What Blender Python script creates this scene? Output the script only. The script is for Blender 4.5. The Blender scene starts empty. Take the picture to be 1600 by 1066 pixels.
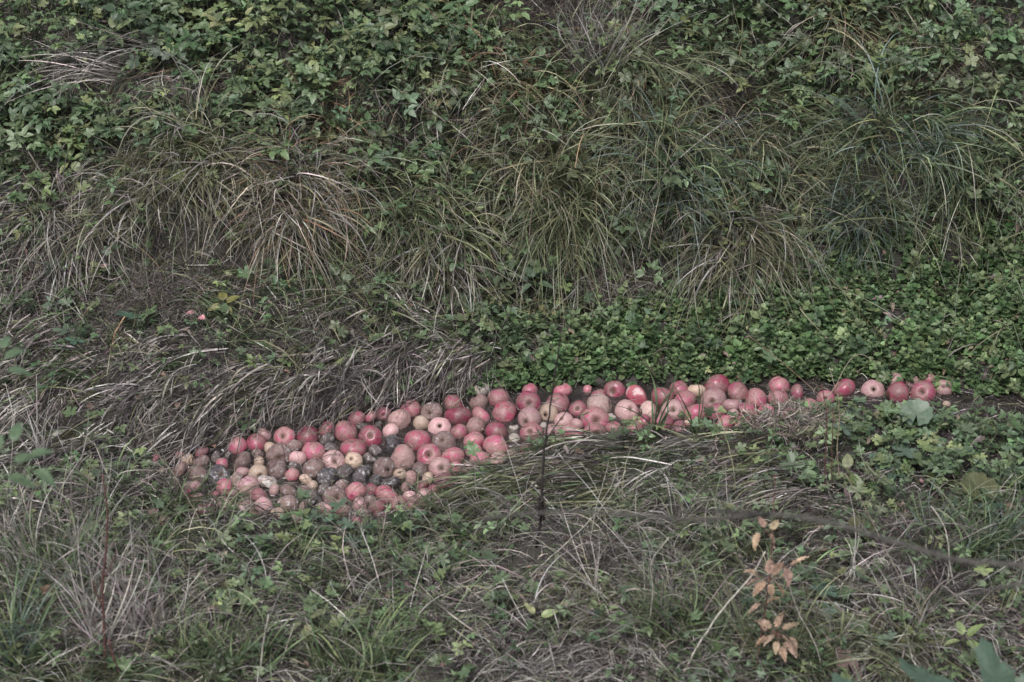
import bpy, math
import numpy as np
from mathutils import Vector, Matrix

SC = bpy.context.scene
COL = SC.collection
rad = math.radians
rng = np.random.default_rng(11)

# ------------------------------------------------------------------ camera
PITCH = rad(33.0)
CAM_D = 9.0
LENS = 106.0
AIM = np.array([0.0, 0.57, 0.0])
FWD = np.array([0.0, math.cos(PITCH), -math.sin(PITCH)])
UP = np.array([0.0, math.sin(PITCH), math.cos(PITCH)])
RIGHT = np.array([1.0, 0.0, 0.0])
CAM = AIM - FWD * CAM_D
cam_data = bpy.data.cameras.new('camera')
cam = bpy.data.objects.new('camera', cam_data)
COL.objects.link(cam)
cam.location = CAM
cam.rotation_euler = (math.pi / 2 - PITCH, 0, 0)
cam_data.lens = LENS
cam_data.sensor_width = 36
cam_data.clip_start = 0.1
cam_data.clip_end = 300
cam_data.dof.use_dof = True
cam_data.dof.focus_distance = CAM_D - 0.1
cam_data.dof.aperture_fstop = 4.5
SC.camera = cam

# ------------------------------------------------------------------ light
SUN_EL, SUN_ROT = rad(62), rad(200)
world = bpy.data.worlds.new('World')
SC.world = world
world.use_nodes = True
wn = world.node_tree
sky = wn.nodes.new('ShaderNodeTexSky')
sky.sky_type = 'NISHITA'
sky.sun_disc = False
sky.sun_elevation = SUN_EL
sky.sun_rotation = SUN_ROT
sky.air_density = 1.0
sky.dust_density = 4.0
sky.ozone_density = 1.0
bg = wn.nodes['Background']
bg.inputs['Strength'].default_value = 0.105
veil = wn.nodes.new('ShaderNodeHueSaturation')   # cloud cover greys the blue
veil.inputs['Saturation'].default_value = .52
wn.links.new(sky.outputs[0], veil.inputs['Color'])
wn.links.new(veil.outputs[0], bg.inputs['Color'])
sun_data = bpy.data.lights.new('sun', 'SUN')
sun_data.energy = 1.3
sun_data.angle = rad(16)
sun_data.color = (1.0, 0.965, 0.965)
sun = bpy.data.objects.new('sun', sun_data)
COL.objects.link(sun)
sd = Vector((math.sin(SUN_ROT) * math.cos(SUN_EL), math.cos(SUN_ROT) * math.cos(SUN_EL), math.sin(SUN_EL)))
sun.rotation_euler = sd.to_track_quat('Z', 'Y').to_euler()
vs = SC.view_settings
vs.view_transform = 'Standard'
vs.look = 'None'
vs.gamma = 1.0
vs.exposure = 1.17

# ------------------------------------------------------------------ pixel <-> place helpers
FX = 1600 * LENS / 36.0


def ray(px, py):
    return FWD + (np.asarray(px, float) - 800)[..., None] / FX * RIGHT + (533 - np.asarray(py, float))[..., None] / FX * UP


def at_z(px, py, z=0.0):
    r = ray(px, py)
    t = (z - CAM[2]) / r[..., 2]
    return CAM + r * t[..., None]


def at_y(px, py, y):
    r = ray(px, py)
    t = (y - CAM[1]) / r[..., 1]
    return CAM + r * np.asarray(t)[..., None]


def project(P):
    d = np.asarray(P) - CAM
    f = d @ FWD
    return 800 + FX * (d @ RIGHT) / f, 533 - FX * (d @ UP) / f


def sstep(t):
    t = np.clip(t, 0, 1)
    return t * t * (3 - 2 * t)


def vnoise(x, y, seed=0):
    xi = np.floor(x).astype(np.int64)
    yi = np.floor(y).astype(np.int64)
    fx, fy = sstep(x - xi), sstep(y - yi)

    def h(a, b):
        n = (a * 374761393 + b * 668265263 + seed * 1442695041) & 0x7fffffff
        n = ((n ^ (n >> 13)) * 1274126177) & 0x7fffffff
        return ((n ^ (n >> 16)) & 0xffff) / 65535.0
    return (h(xi, yi) * (1 - fx) + h(xi + 1, yi) * fx) * (1 - fy) + (h(xi, yi + 1) * (1 - fx) + h(xi + 1, yi + 1) * fx) * fy


def fbm(x, y, seed=0, oc=4):
    s = 0
    a = 0.5
    for i in range(oc):
        s = s + a * (vnoise(x * 2 ** i, y * 2 ** i, seed + i) - 0.5)
        a *= 0.5
    return s


# ------------------------------------------------------------------ the lie of the land
FAR_PX = [(200, 706), (250, 700), (330, 692), (400, 670), (480, 660), (560, 645), (600, 632), (700, 614), (760, 606), (850, 600),
          (1000, 596), (1200, 592), (1400, 592), (1500, 606), (1600, 616), (2600, 640)]
NEAR_PX = [(200, 714), (250, 748), (290, 790), (340, 808), (480, 818), (640, 812), (700, 786), (740, 752), (850, 700), (950, 688),
           (1050, 682), (1180, 680), (1290, 668), (1400, 668), (1600, 690), (2600, 740)]
fp = at_z(*np.array(FAR_PX, float).T)
npx = at_z(*np.array(NEAR_PX, float).T)


def yfar(x):
    return np.interp(x, fp[:, 0], fp[:, 1])


def ynear(x):
    return np.interp(x, npx[:, 0], npx[:, 1])


S1 = np.array([(-1.6, .62), (-.9, .60), (-.45, .50), (0.0, .33), (.4, .32), (.8, .42), (1.6, .52)])
S2 = np.array([(-1.6, .24), (-.9, .30), (-.45, .34), (0.0, .46), (.5, .48), (.9, .34), (1.6, .30)])


def H(x, y):
    x = np.asarray(x, float)
    y = np.asarray(y, float)
    yf, yn = yfar(x), ynear(x)
    nz = fbm(x * 2.2 + 5, y * 2.2, 3, 4)
    fine = fbm(x * 14, y * 14, 9, 3)
    s = y - yf
    s1 = np.interp(x, S1[:, 0], S1[:, 1]) + 0.10 * fbm(x * 3, x * 0 + 2, 21, 2)
    s2 = np.interp(x, S2[:, 0], S2[:, 1])
    lip = np.interp(x, [-1.2, -.35, 0.05, 2], [.085, .05, .015, .015])
    a = np.clip(s, 0, None)
    terr = lip * sstep(a / 0.05) + 0.17 * np.minimum(a, s1)
    b = np.clip(a - s1, 0, None)
    steep = 1.02 * np.minimum(b, s2)
    c = np.clip(b - s2, 0, None)
    top = 0.50 * np.minimum(c, 3.0) + 0.22 * np.clip(c - 3.0, 0, None)
    far = terr + steep + top + nz * 0.24 * sstep(a / 0.5) + fine * 0.05 * sstep(a / .1)
    t = np.clip(yn - y, 0, None)
    near = 0.05 * sstep(t / 0.06) + 0.07 * np.minimum(t, 4) + nz * 0.12 * sstep(t / 0.5) + fine * 0.045 * sstep(t / .1)
    din = np.minimum(yf - y, y - yn)
    bed = -0.13 * sstep(din / 0.09) + fine * 0.02
    out = np.where(s > 0, far, np.where(t > 0, near, bed))
    # the pool ends where the banks meet at its left
    return np.where((x < fp[0, 0]) & (out < 0.03), 0.03, out)


H0 = H
MOUNDS = []


def H(x, y):
    h = H0(x, y)
    for mx, my, r_, hh in MOUNDS:
        d2 = ((np.asarray(x) - mx) / r_) ** 2 + ((np.asarray(y) - my) / r_) ** 2
        h = h + hh * np.exp(-d2 * d2) * (h > 0.03)
    return h


def ground(px, py, lift=0.0):
    """the spot of ground seen at a pixel of the photograph"""
    px, py = float(px), float(py)
    r = ray(px, py)
    lo, hi = 5.0, 16.0
    ts = np.linspace(lo, hi, 1200)
    P = CAM + r * ts[:, None]
    g = P[:, 2] - (H(P[:, 0], P[:, 1]) + lift)
    k = np.argmax(g < 0)
    t = ts[k]
    return CAM + r * t


# the hummocks the big tussocks grow on
_m = []
for mpx, mpy, mr, mh in [(315, 285, .13, .10), (455, 330, .13, .11), (195, 325, .12, .07), (1400, 240, .13, .11), (1340, 340, .10, .07), (1010, 200, .15, .11),
                         (1150, 385, .12, .10), (905, 335, .12, .10), (695, 385, .12, .09), (830, 255, .12, .08), (1190, 235, .13, .08), (60, 355, .12, .07), (610, 335, .10, .06),
                         (450, 70, .16, .12), (150, 110, .14, .09), (1300, 65, .13, .09), (1530, 170, .15, .09), (560, 180, .12, .08), (1040, 310, .12, .09), (700, 180, .14, .08), (260, 170, .14, .07)]:
    c_ = ground(mpx, mpy)
    _m.append((c_[0], c_[1], mr, mh))
MOUNDS += _m

# ------------------------------------------------------------------ objects, tags
def tag(o, label=None, cat=None, group=None, kind=None):
    if label:
        o['label'] = label
    if cat:
        o['category'] = cat
    if group:
        o['group'] = group
    if kind:
        o['kind'] = kind
    return o


def empty(name, loc):
    o = bpy.data.objects.new(name, None)
    o.empty_display_size = 0.02
    COL.objects.link(o)
    o.location = loc
    return o


class Batch:
    def __init__(s):
        s.v, s.c, s.q, s.t, s.n = [], [], [], [], 0

    def add(s, v, c, q=None, t=None):
        v = np.asarray(v, np.float32).reshape(-1, 3)
        c = np.broadcast_to(np.asarray(c, np.float32), v.shape)
        s.v.append(v)
        s.c.append(c)
        if q is not None and len(q):
            s.q.append(np.asarray(q, np.int64).reshape(-1, 4) + s.n)
        if t is not None and len(t):
            s.t.append(np.asarray(t, np.int64).reshape(-1, 3) + s.n)
        s.n += len(v)

    def build(s, name, mat, parent=None, origin=None, smooth=True):
        v = np.concatenate(s.v)
        c = np.concatenate(s.c)
        if origin is not None:
            v = v - np.asarray(origin, np.float32)
        q = np.concatenate(s.q) if s.q else np.zeros((0, 4), np.int64)
        t = np.concatenate(s.t) if s.t else np.zeros((0, 3), np.int64)
        me = bpy.data.meshes.new(name)
        me.vertices.add(len(v))
        me.vertices.foreach_set('co', v.ravel())
        me.loops.add(len(q) * 4 + len(t) * 3)
        me.loops.foreach_set('vertex_index', np.concatenate([q.ravel(), t.ravel()]).astype(np.int32))
        me.polygons.add(len(q) + len(t))
        st = np.concatenate([np.arange(len(q)) * 4, len(q) * 4 + np.arange(len(t)) * 3]).astype(np.int32)
        me.polygons.foreach_set('loop_start', st)
        me.polygons.foreach_set('use_smooth', np.full(len(st), smooth))
        at = me.attributes.new('Col', 'FLOAT_COLOR', 'POINT')
        at.data.foreach_set('color', np.concatenate([c, np.ones((len(c), 1), np.float32)], 1).ravel())
        me.update(calc_edges=True)
        me.validate()
        me.materials.append(mat)
        o = bpy.data.objects.new(name, me)
        COL.objects.link(o)
        if parent is not None:
            o.parent = parent
            o.location = (0, 0, 0)
        elif origin is not None:
            o.location = origin
        return o


# ------------------------------------------------------------------ materials
def new_mat(name):
    m = bpy.data.materials.new(name)
    m.use_nodes = True
    return m, m.node_tree.nodes, m.node_tree.links, m.node_tree.nodes['Principled BSDF']


def noise(N, L, vec, scale, detail=4, rough=.55, dist=0.0):
    n = N.new('ShaderNodeTexNoise')
    n.inputs['Scale'].default_value = scale
    n.inputs['Detail'].default_value = detail
    n.inputs['Roughness'].default_value = rough
    n.inputs['Distortion'].default_value = dist
    if vec is not None:
        L.new(vec, n.inputs['Vector'])
    return n


def ramp(N, L, fac, stops):
    r = N.new('ShaderNodeValToRGB')
    el = r.color_ramp.elements
    while len(el) < len(stops):
        el.new(0.5)
    for e, (p, c) in zip(el, stops):
        e.position = p
        e.color = (c[0], c[1], c[2], 1) if hasattr(c, '__len__') else (c, c, c, 1)
    L.new(fac, r.inputs[0])
    return r.outputs[0]


def mix(N, L, fac, a, b, mode='MIX'):
    m = N.new('ShaderNodeMix')
    m.data_type = 'RGBA'
    m.blend_type = mode
    for v, i in ((fac, 0), (a, 6), (b, 7)):
        if isinstance(v, bpy.types.NodeSocket):
            L.new(v, m.inputs[i])
        elif i == 0:
            m.inputs[0].default_value = v
        else:
            m.inputs[i].default_value = (*v, 1)
    return m.outputs[2]


def veg_mat(name, rough=.5, trans=.22, spec=.35, mottle=.35, mscale=60):
    m, N, L, P = new_mat(name)
    a = N.new('ShaderNodeAttribute')
    a.attribute_name = 'Col'
    g = N.new('ShaderNodeNewGeometry')
    n = noise(N, L, g.outputs['Position'], mscale, 3)
    k = ramp(N, L, n.outputs[0], [(0.3, 1 - mottle), (0.7, 1 + mottle * .6)])
    c = mix(N, L, 1.0, a.outputs['Color'], k, 'MULTIPLY')
    L.new(c, P.inputs['Base Color'])
    P.inputs['Roughness'].default_value = rough
    P.inputs['Specular IOR Level'].default_value = spec
    if trans > 0:
        T = N.new('ShaderNodeBsdfTranslucent')
        L.new(c, T.inputs['Color'])
        X = N.new('ShaderNodeMixShader')
        X.inputs[0].default_value = trans
        L.new(P.outputs[0], X.inputs[1])
        L.new(T.outputs[0], X.inputs[2])
        L.new(X.outputs[0], N['Material Output'].inputs['Surface'])
    return m


M_LEAF = veg_mat('leaf_tissue', .45, .2, .4, .22, 90)
M_CRESS = veg_mat('cress_leaf_tissue', .5, .2, .3, .15, 60)
M_GRASS = veg_mat('grass_blade', .5, .22, .3, .25, 40)
M_DRY = veg_mat('dry_straw', .75, .15, .15, .5, 85)
M_TWIG = veg_mat('twig_bark', .8, 0, .2, .5, 120)


def mat_ground():
    m, N, L, P = new_mat('damp_soil')
    tc = N.new('ShaderNodeTexCoord')
    n1 = noise(N, L, tc.outputs['Object'], 6, 8, .65)
    n2 = noise(N, L, tc.outputs['Object'], 45, 6, .7)
    c1 = ramp(N, L, n1.outputs[0], [(.3, (.020, .017, .016)), (.55, (.042, .036, .032)), (.75, (.032, .036, .024))])
    c = mix(N, L, .6, c1, ramp(N, L, n2.outputs[0], [(.3, .25), (.7, 1.6)]), 'MULTIPLY')
    L.new(c, P.inputs['Base Color'])
    P.inputs['Roughness'].default_value = .85
    b = N.new('ShaderNodeBump')
    b.inputs['Strength'].default_value = .8
    b.inputs['Distance'].default_value = .01
    L.new(n2.outputs[0], b.inputs['Height'])
    L.new(b.outputs[0], P.inputs['Normal'])
    return m


def mat_water():
    m, N, L, P = new_mat('stream_water')
    N.remove(P)
    g = N.new('ShaderNodeNewGeometry')
    mp = N.new('ShaderNodeMapping')
    mp.inputs['Scale'].default_value = (1.0, 3.2, 1)
    L.new(g.outputs['Position'], mp.inputs['Vector'])
    n1 = noise(N, L, mp.outputs[0], 16, 5, .62, .9)
    b = N.new('ShaderNodeBump')
    b.inputs['Strength'].default_value = .9
    b.inputs['Distance'].default_value = .02
    L.new(n1.outputs[0], b.inputs['Height'])
    G = N.new('ShaderNodeBsdfGlossy')
    G.inputs['Roughness'].default_value = .05
    G.inputs['Color'].default_value = (1, 1, 1, 1)
    L.new(b.outputs[0], G.inputs['Normal'])
    T = N.new('ShaderNodeBsdfTransparent')
    T.inputs['Color'].default_value = (.42, .38, .33, 1)
    D = N.new('ShaderNodeBsdfDiffuse')
    nd = noise(N, L, mp.outputs[0], 9, 6, .7, .5)
    L.new(ramp(N, L, nd.outputs[0], [(.38, (.022, .019, .017)), (.66, (.12, .108, .097))]), D.inputs['Color'])
    X0 = N.new('ShaderNodeMixShader')
    X0.inputs[0].default_value = .28
    L.new(T.outputs[0], X0.inputs[1])
    L.new(D.outputs[0], X0.inputs[2])
    F = N.new('ShaderNodeFresnel')
    F.inputs['IOR'].default_value = 1.33
    L.new(b.outputs[0], F.inputs['Normal'])
    X = N.new('ShaderNodeMixShader')
    L.new(F.outputs[0], X.inputs[0])
    L.new(X0.outputs[0], X.inputs[1])
    L.new(G.outputs[0], X.inputs[2])
    L.new(X.outputs[0], N['Material Output'].inputs['Surface'])
    return m


def mat_apple(name, base, stripe, pale, rot, rot_amt, rough=.32, mould=0.0, wrinkle=0.0, stripes=.5):
    rough += .06
    m, N, L, P = new_mat(name)
    tc = N.new('ShaderNodeTexCoord')
    oi = N.new('ShaderNodeObjectInfo')
    off = N.new('ShaderNodeVectorMath')
    off.operation = 'ADD'
    sc = N.new('ShaderNodeVectorMath')
    sc.operation = 'SCALE'
    cb = N.new('ShaderNodeCombineXYZ')
    for i in range(3):
        L.new(oi.outputs['Random'], cb.inputs[i])
    L.new(cb.outputs[0], sc.inputs[0])
    sc.inputs['Scale'].default_value = 37.0
    L.new(tc.outputs['Object'], off.inputs[0])
    L.new(sc.outputs[0], off.inputs[1])
    V = off.outputs[0]
    mp = N.new('ShaderNodeMapping')
    mp.inputs['Scale'].default_value = (75, 75, 9)
    L.new(tc.outputs['Object'], mp.inputs['Vector'])
    st = noise(N, L, mp.outputs[0], 2.6, 3, .6, .3)
    c = mix(N, L, ramp(N, L, st.outputs[0], [(.44, 0), (.62, stripes)]), base, stripe)
    big = noise(N, L, V, 22, 2, .5)
    c = mix(N, L, ramp(N, L, big.outputs[0], [(.42, 0), (.72, .75)]), c, pale)
    spk = noise(N, L, V, 420, 2, .5)
    c = mix(N, L, ramp(N, L, spk.outputs[0], [(.62, 0), (.70, .45)]), c, (.42, .33, .28))
    bl = noise(N, L, V, 34, 5, .62, .4)
    hi = .84 - rot_amt * .5
    rf = ramp(N, L, bl.outputs[0], [(hi - .2, 0), (hi - .12, .75)])
    fine = noise(N, L, V, 160, 4, .7)
    rc = mix(N, L, ramp(N, L, fine.outputs[0], [(.35, 0), (.65, 1)]), rot, tuple(min(1, x * 2.0 + .01) for x in rot))
    c = mix(N, L, rf, c, rc)
    if mould > 0:
        mo = noise(N, L, V, 60, 6, .75)
        c = mix(N, L, ramp(N, L, mo.outputs[0], [(.60 - mould * .25, 0), (.66 - mould * .22, .8)]), c, (.40, .39, .38))
    sx = N.new('ShaderNodeVectorMath')
    sx.operation = 'MULTIPLY'
    sx.inputs[1].default_value = (1, 1, 0)
    L.new(tc.outputs['Object'], sx.inputs[0])
    ln = N.new('ShaderNodeVectorMath')
    ln.operation = 'LENGTH'
    L.new(sx.outputs[0], ln.inputs[0])
    nn = N.new('ShaderNodeMath')
    nn.operation = 'MULTIPLY_ADD'
    L.new(st.outputs[0], nn.inputs[0])
    nn.inputs[1].default_value = -.008
    L.new(ln.outputs['Value'], nn.inputs[2])
    c = mix(N, L, ramp(N, L, nn.outputs[0], [(.0, .9), (.0045, .35), (.010, 0)]), c, (.10, .065, .045))
    # each fruit a touch lighter or darker than the next
    hv = N.new('ShaderNodeHueSaturation')
    mr = N.new('ShaderNodeMapRange')
    mr.inputs['To Min'].default_value = .66
    mr.inputs['To Max'].default_value = 1.25
    L.new(oi.outputs['Random'], mr.inputs['Value'])
    L.new(mr.outputs[0], hv.inputs['Value'])
    L.new(c, hv.inputs['Color'])
    L.new(hv.outputs[0], P.inputs['Base Color'])
    P.inputs['Specular IOR Level'].default_value = .42
    L.new(ramp(N, L, rf, [(0, rough), (1, min(.75, rough + .25))]), P.inputs['Roughness'])
    b = N.new('ShaderNodeBump')
    b.inputs['Strength'].default_value = .25 + wrinkle * .6
    b.inputs['Distance'].default_value = .0015 + .003 * wrinkle
    L.new(bl.outputs[0] if wrinkle < .3 else fine.outputs[0], b.inputs['Height'])
    L.new(b.outputs[0], P.inputs['Normal'])
    return m


# ------------------------------------------------------------------ plant tissue builders
def unit(v):
    return v / np.maximum(np.linalg.norm(v, axis=-1, keepdims=True), 1e-9)


def blades(B, root, d0, L, W, col, droop=.8, curl=.3, segs=7, tipcol=None, hug=True, lift=.006, taper=1.0, kink=0.0, floor_fn=None):
    """ribbon leaves grown from root along d0, bending down with gravity, kept above the ground"""
    root = np.asarray(root, float).reshape(-1, 3)
    n = len(root)
    if n == 0:
        return
    d = unit(np.broadcast_to(np.asarray(d0, float), (n, 3)).copy())
    L = np.broadcast_to(np.asarray(L, float), (n,))
    W = np.broadcast_to(np.asarray(W, float), (n,))
    droop = np.broadcast_to(np.asarray(droop, float), (n,))
    col = np.broadcast_to(np.asarray(col, float), (n, 3))
    side = rng.normal(0, curl, n)
    p = root.copy()
    liftn = lift + np.abs(rng.normal(0, lift, n))
    tw = rng.uniform(0, math.pi, n)
    twr = rng.normal(0, .25, n)
    V = np.zeros((n, segs + 1, 2, 3))
    kseg = rng.integers(2, segs, n)
    isk = rng.random(n) < kink
    kd = unit(rng.normal(0, 1, (n, 3)) + np.array([0, 0, -.6]))
    for i in range(segs + 1):
        t = i / segs
        ref = np.stack([np.cos(tw + twr * i), np.sin(tw + twr * i), np.full(n, .35)], -1)
        s = unit(np.cross(d, ref))
        w = W * .5 * (1.0 - taper * t ** 2.2) * (0.55 + .45 * min(1, t * 5)) + .0003
        V[:, i, 0] = p - s * w[:, None]
        V[:, i, 1] = p + s * w[:, None]
        if i == segs:
            break
        kk = isk & (kseg == i)
        d = np.where(kk[:, None], unit(d * .35 + kd), d)
        h = unit(np.stack([-d[:, 1], d[:, 0], np.zeros(n)], -1))
        d = unit(d + np.array([0, 0, -1.0]) * (droop * (.4 + 1.2 * t) / segs * 2)[:, None] + h * (side / segs)[:, None] + rng.normal(0, .03, (n, 3)))
        p = p + d * (L / segs)[:, None]
        if hug:
            f = (floor_fn or floor_top)(p[:, 0], p[:, 1]) + liftn
            f = np.maximum(f, .004 + liftn * .5)
            low = p[:, 2] < f
            newz = np.where(low, f, p[:, 2])
            d[:, 2] = np.where(low, np.maximum(d[:, 2], 0) * .3, d[:, 2])
            p[:, 2] = newz
    tc = col if tipcol is None else np.broadcast_to(np.asarray(tipcol, float), (n, 3))
    tt = np.linspace(0, 1, segs + 1)[None, :, None, None]
    tt = np.clip((tt - .45) / .55, 0, 1) ** 1.2
    C = col[:, None, None, :] * (1 - tt) + tc[:, None, None, :] * tt
    C = np.broadcast_to(C, V.shape)
    k = (segs + 1) * 2
    base = (np.arange(n) * k)[:, None]
    i = np.arange(segs) * 2
    q = np.stack([base + i, base + i + 1, base + i + 3, base + i + 2], -1)
    B.add(V.reshape(-1, 3), C.reshape(-1, 3), q=q.reshape(-1, 4))


def tube(B, pts, r0, r1, col, sides=5, sub=4, wob=0.0):
    pts = np.asarray(pts, float)
    m = len(pts)
    # Catmull-Rom through the points
    if sub > 1 and m > 2:
        ex = np.vstack([2 * pts[0] - pts[1], pts, 2 * pts[-1] - pts[-2]])
        out = []
        for i in range(m - 1):
            p0, p1, p2, p3 = ex[i:i + 4]
            for j in range(sub):
                t = j / sub
                out.append(.5 * ((2 * p1) + (-p0 + p2) * t + (2 * p0 - 5 * p1 + 4 * p2 - p3) * t * t + (-p0 + 3 * p1 - 3 * p2 + p3) * t ** 3))
        out.append(pts[-1])
        pts = np.array(out)
    if wob:
        pts = pts + rng.normal(0, wob, pts.shape)
    m = len(pts)
    d = unit(np.gradient(pts, axis=0))
    a = unit(np.cross(d, np.array([.31, .2, .93])))
    b = np.cross(d, a)
    r = np.linspace(r0, r1, m)
    th = np.arange(sides) / sides * 2 * math.pi
    V = pts[:, None] + (a[:, None] * np.cos(th)[None, :, None] + b[:, None] * np.sin(th)[None, :, None]) * r[:, None, None]
    q = []
    for i in range(m - 1):
        for j in range(sides):
            k = (j + 1) % sides
            q.append((i * sides + j, i * sides + k, (i + 1) * sides + k, (i + 1) * sides + j))
    V = V.reshape(-1, 3)
    tip = np.array([pts[0], pts[-1]])
    tr = [(len(V), (j + 1) % sides, j) for j in range(sides)]
    tr += [(len(V) + 1, (m - 1) * sides + j, (m - 1) * sides + (j + 1) % sides) for j in range(sides)]
    B.add(np.vstack([V, tip]), col, q=q, t=tr)


def leaf_ovate(n=8, wid=.55, serr=.06, fold=.35, curl=.25, tipp=1.0, wave=.02):
    """midrib along +y, length 1; returns verts, shade factors, quads"""
    v, c = [], []
    for i in range(n + 1):
        t = i / n
        w = wid / 2 * (math.sin(math.pi * min(1, t ** .8 * .98 + .01)) ** .75) * (1 - .25 * t * tipp)
        s = 1 + (serr if i % 2 else -serr) * (1 if 0 < i < n else 0)
        w = max(w * s, .008)
        z = -curl * t * t
        zz = fold * w + wave * math.sin(i * 2.1)
        y = t + (-.02 if i % 2 else .02) * (serr > 0.03)
        v += [(-w, y + .03 * (1 - t), z + zz), (-w * .5, y, z + zz * .62), (0, t, z), (w * .5, y, z + zz * .62), (w, y + .03 * (1 - t), z + zz)]
        c += [1.0, 1.03, .82 if 0 < i < n else 1, 1.03, 1.0]
    q = []
    for i in range(n):
        for j in range(4):
            a = i * 5 + j
            q.append((a, a + 1, a + 6, a + 5))
    return np.array(v), np.array(c), np.array(q), np.zeros((0, 3), int)


def leaf_fan(kind='palmate', m=44, cup=.12, seed=0):
    """lobed or round leaf, petiole joint at the origin, blade spreading towards +y"""
    r_ = np.random.default_rng(seed)
    V = [(0, .0, 0)]
    c = [.85]
    for ring, k in ((.5, .93), (1.0, 1.0)):
        for i in range(m + 1):
            a = -math.pi * .93 + i / m * 2 * math.pi * .93
            if kind == 'palmate':
                L = abs(math.cos(a * 2.5)) ** .7
                r = .42 + .58 * L * (1 - .28 * abs(a) / math.pi)
                if ring == 1:
                    r *= 1 + (.11 if i % 2 else -.08)
            elif kind == 'deep':
                L = abs(math.cos(a * 2.0)) ** 1.1
                r = .26 + .74 * L * (1 - .3 * abs(a) / math.pi)
                if ring == 1:
                    r *= 1 + (.14 if i % 2 else -.1)
            elif kind == 'maple':
                L = max(0, math.cos(a * 2.3)) ** 1.5
                r = .5 + .55 * L + (.1 if i % 3 == 0 else 0)
            else:
                r = .9 + .05 * math.cos(a * 11) - .12 * (abs(a) / math.pi) ** 3
            rr = r * ring if ring == 1 else r * .5
            z = cup * rr * rr * (1 if ring == .5 else 1.0) + .05 * rr * math.cos(a * 5 + seed) + r_.normal(0, .01)
            V.append((math.sin(a) * rr, math.cos(a) * rr, z))
            c.append(k)
    t = [(0, 2 + i, 1 + i) for i in range(m)]
    q = [(1 + i, 2 + i, 2 + m + 1 + i, 1 + m + 1 + i) for i in range(m)]
    return np.array(V), np.array(c), np.array(q), np.array(t)


def rotm(ax, an):
    return np.array(Matrix.Rotation(an, 3, ax))


def place(B, tpl, pos, R, s, col):
    """many copies of one leaf: pos (n,3), R (n,3,3), s (n,), col (n,3)"""
    v, c, q, t = tpl
    n = len(pos)
    V = np.einsum('nij,kj->nki', R, v) * np.asarray(s)[:, None, None] + np.asarray(pos)[:, None]
    C = np.asarray(col)[:, None, :] * c[None, :, None]
    k = len(v)
    o = (np.arange(n) * k)[:, None, None]
    B.add(V.reshape(-1, 3), C.reshape(-1, 3), q=(q[None] + o).reshape(-1, 4) if len(q) else None, t=(t[None] + o).reshape(-1, 3) if len(t) else None)


def Rz(a):
    c, s, o, z = np.cos(a), np.sin(a), np.ones_like(a), np.zeros_like(a)
    return np.stack([np.stack([c, -s, z], -1), np.stack([s, c, z], -1), np.stack([z, z, o], -1)], -2)


def Rx(a):
    c, s, o, z = np.cos(a), np.sin(a), np.ones_like(a), np.zeros_like(a)
    return np.stack([np.stack([o, z, z], -1), np.stack([z, c, -s], -1), np.stack([z, s, c], -1)], -2)


def Ry(a):
    c, s, o, z = np.cos(a), np.sin(a), np.ones_like(a), np.zeros_like(a)
    return np.stack([np.stack([c, z, s], -1), np.stack([z, o, z], -1), np.stack([-s, z, c], -1)], -2)


class Proto:
    """one sprig made of leaves and stems, copied many times into a mat"""
    def __init__(s):
        s.B = Batch()

    def leaf(s, tpl, pos, yaw, pitch, size, roll=0.0, k=1.0):
        R = Rz(np.array([yaw])) @ Rx(np.array([pitch])) @ Ry(np.array([roll]))
        place(s.B, tpl, np.array([pos]), R, np.array([size]), np.array([[k, k, k]]))

    def stem(s, pts, r0, r1, k=.8):
        tube(s.B, pts, r0, r1, (k, k, k * .9), sides=3, sub=1)

    def tpl(s):
        v = np.concatenate(s.B.v)
        c = np.concatenate(s.B.c)[:, 0]
        q = np.concatenate(s.B.q) if s.B.q else np.zeros((0, 4), int)
        t = np.concatenate(s.B.t) if s.B.t else np.zeros((0, 3), int)
        return v, c, q, t


OV = [leaf_ovate(6, .58, .09, .30, .12), leaf_ovate(6, .66, .09, .12, .28, wave=.03), leaf_ovate(6, .55, .09, .45, .02)]
OVS = [leaf_ovate(4, .74, 0, .2, .15, -.7), leaf_ovate(4, .84, 0, .1, .3, -.9)]
PALM = [leaf_fan('palmate', 30, .12, i) for i in range(2)]
DEEP = [leaf_fan('deep', 30, .1, i) for i in range(2)]


def proto_cress(seed):
    r = np.random.default_rng(seed)
    P = Proto()
    h = r.uniform(.02, .065)
    P.stem([(0, 0, -.02), (r.normal(0, .004), r.normal(0, .004), h)], .0012, .0009)
    a0 = r.uniform(0, 6.28)
    for lv in range(4):
        z = h * (.35 + .62 * lv / 3)
        for k in range(2):
            a = a0 + lv * 1.57 + k * math.pi + r.normal(0, .25)
            P.leaf(OVS[r.integers(2)], (0, 0, z), a, r.uniform(-.1, .45) + lv * .16, r.uniform(.014, .026) * (1.12 - .16 * lv), r.normal(0, .3), r.uniform(.8, 1.15))
    for k in range(2):
        P.leaf(OVS[0], (0, 0, h), a0 + k * 3, 1.0, .011, 0, 1.2)
    return P.tpl()


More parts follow.
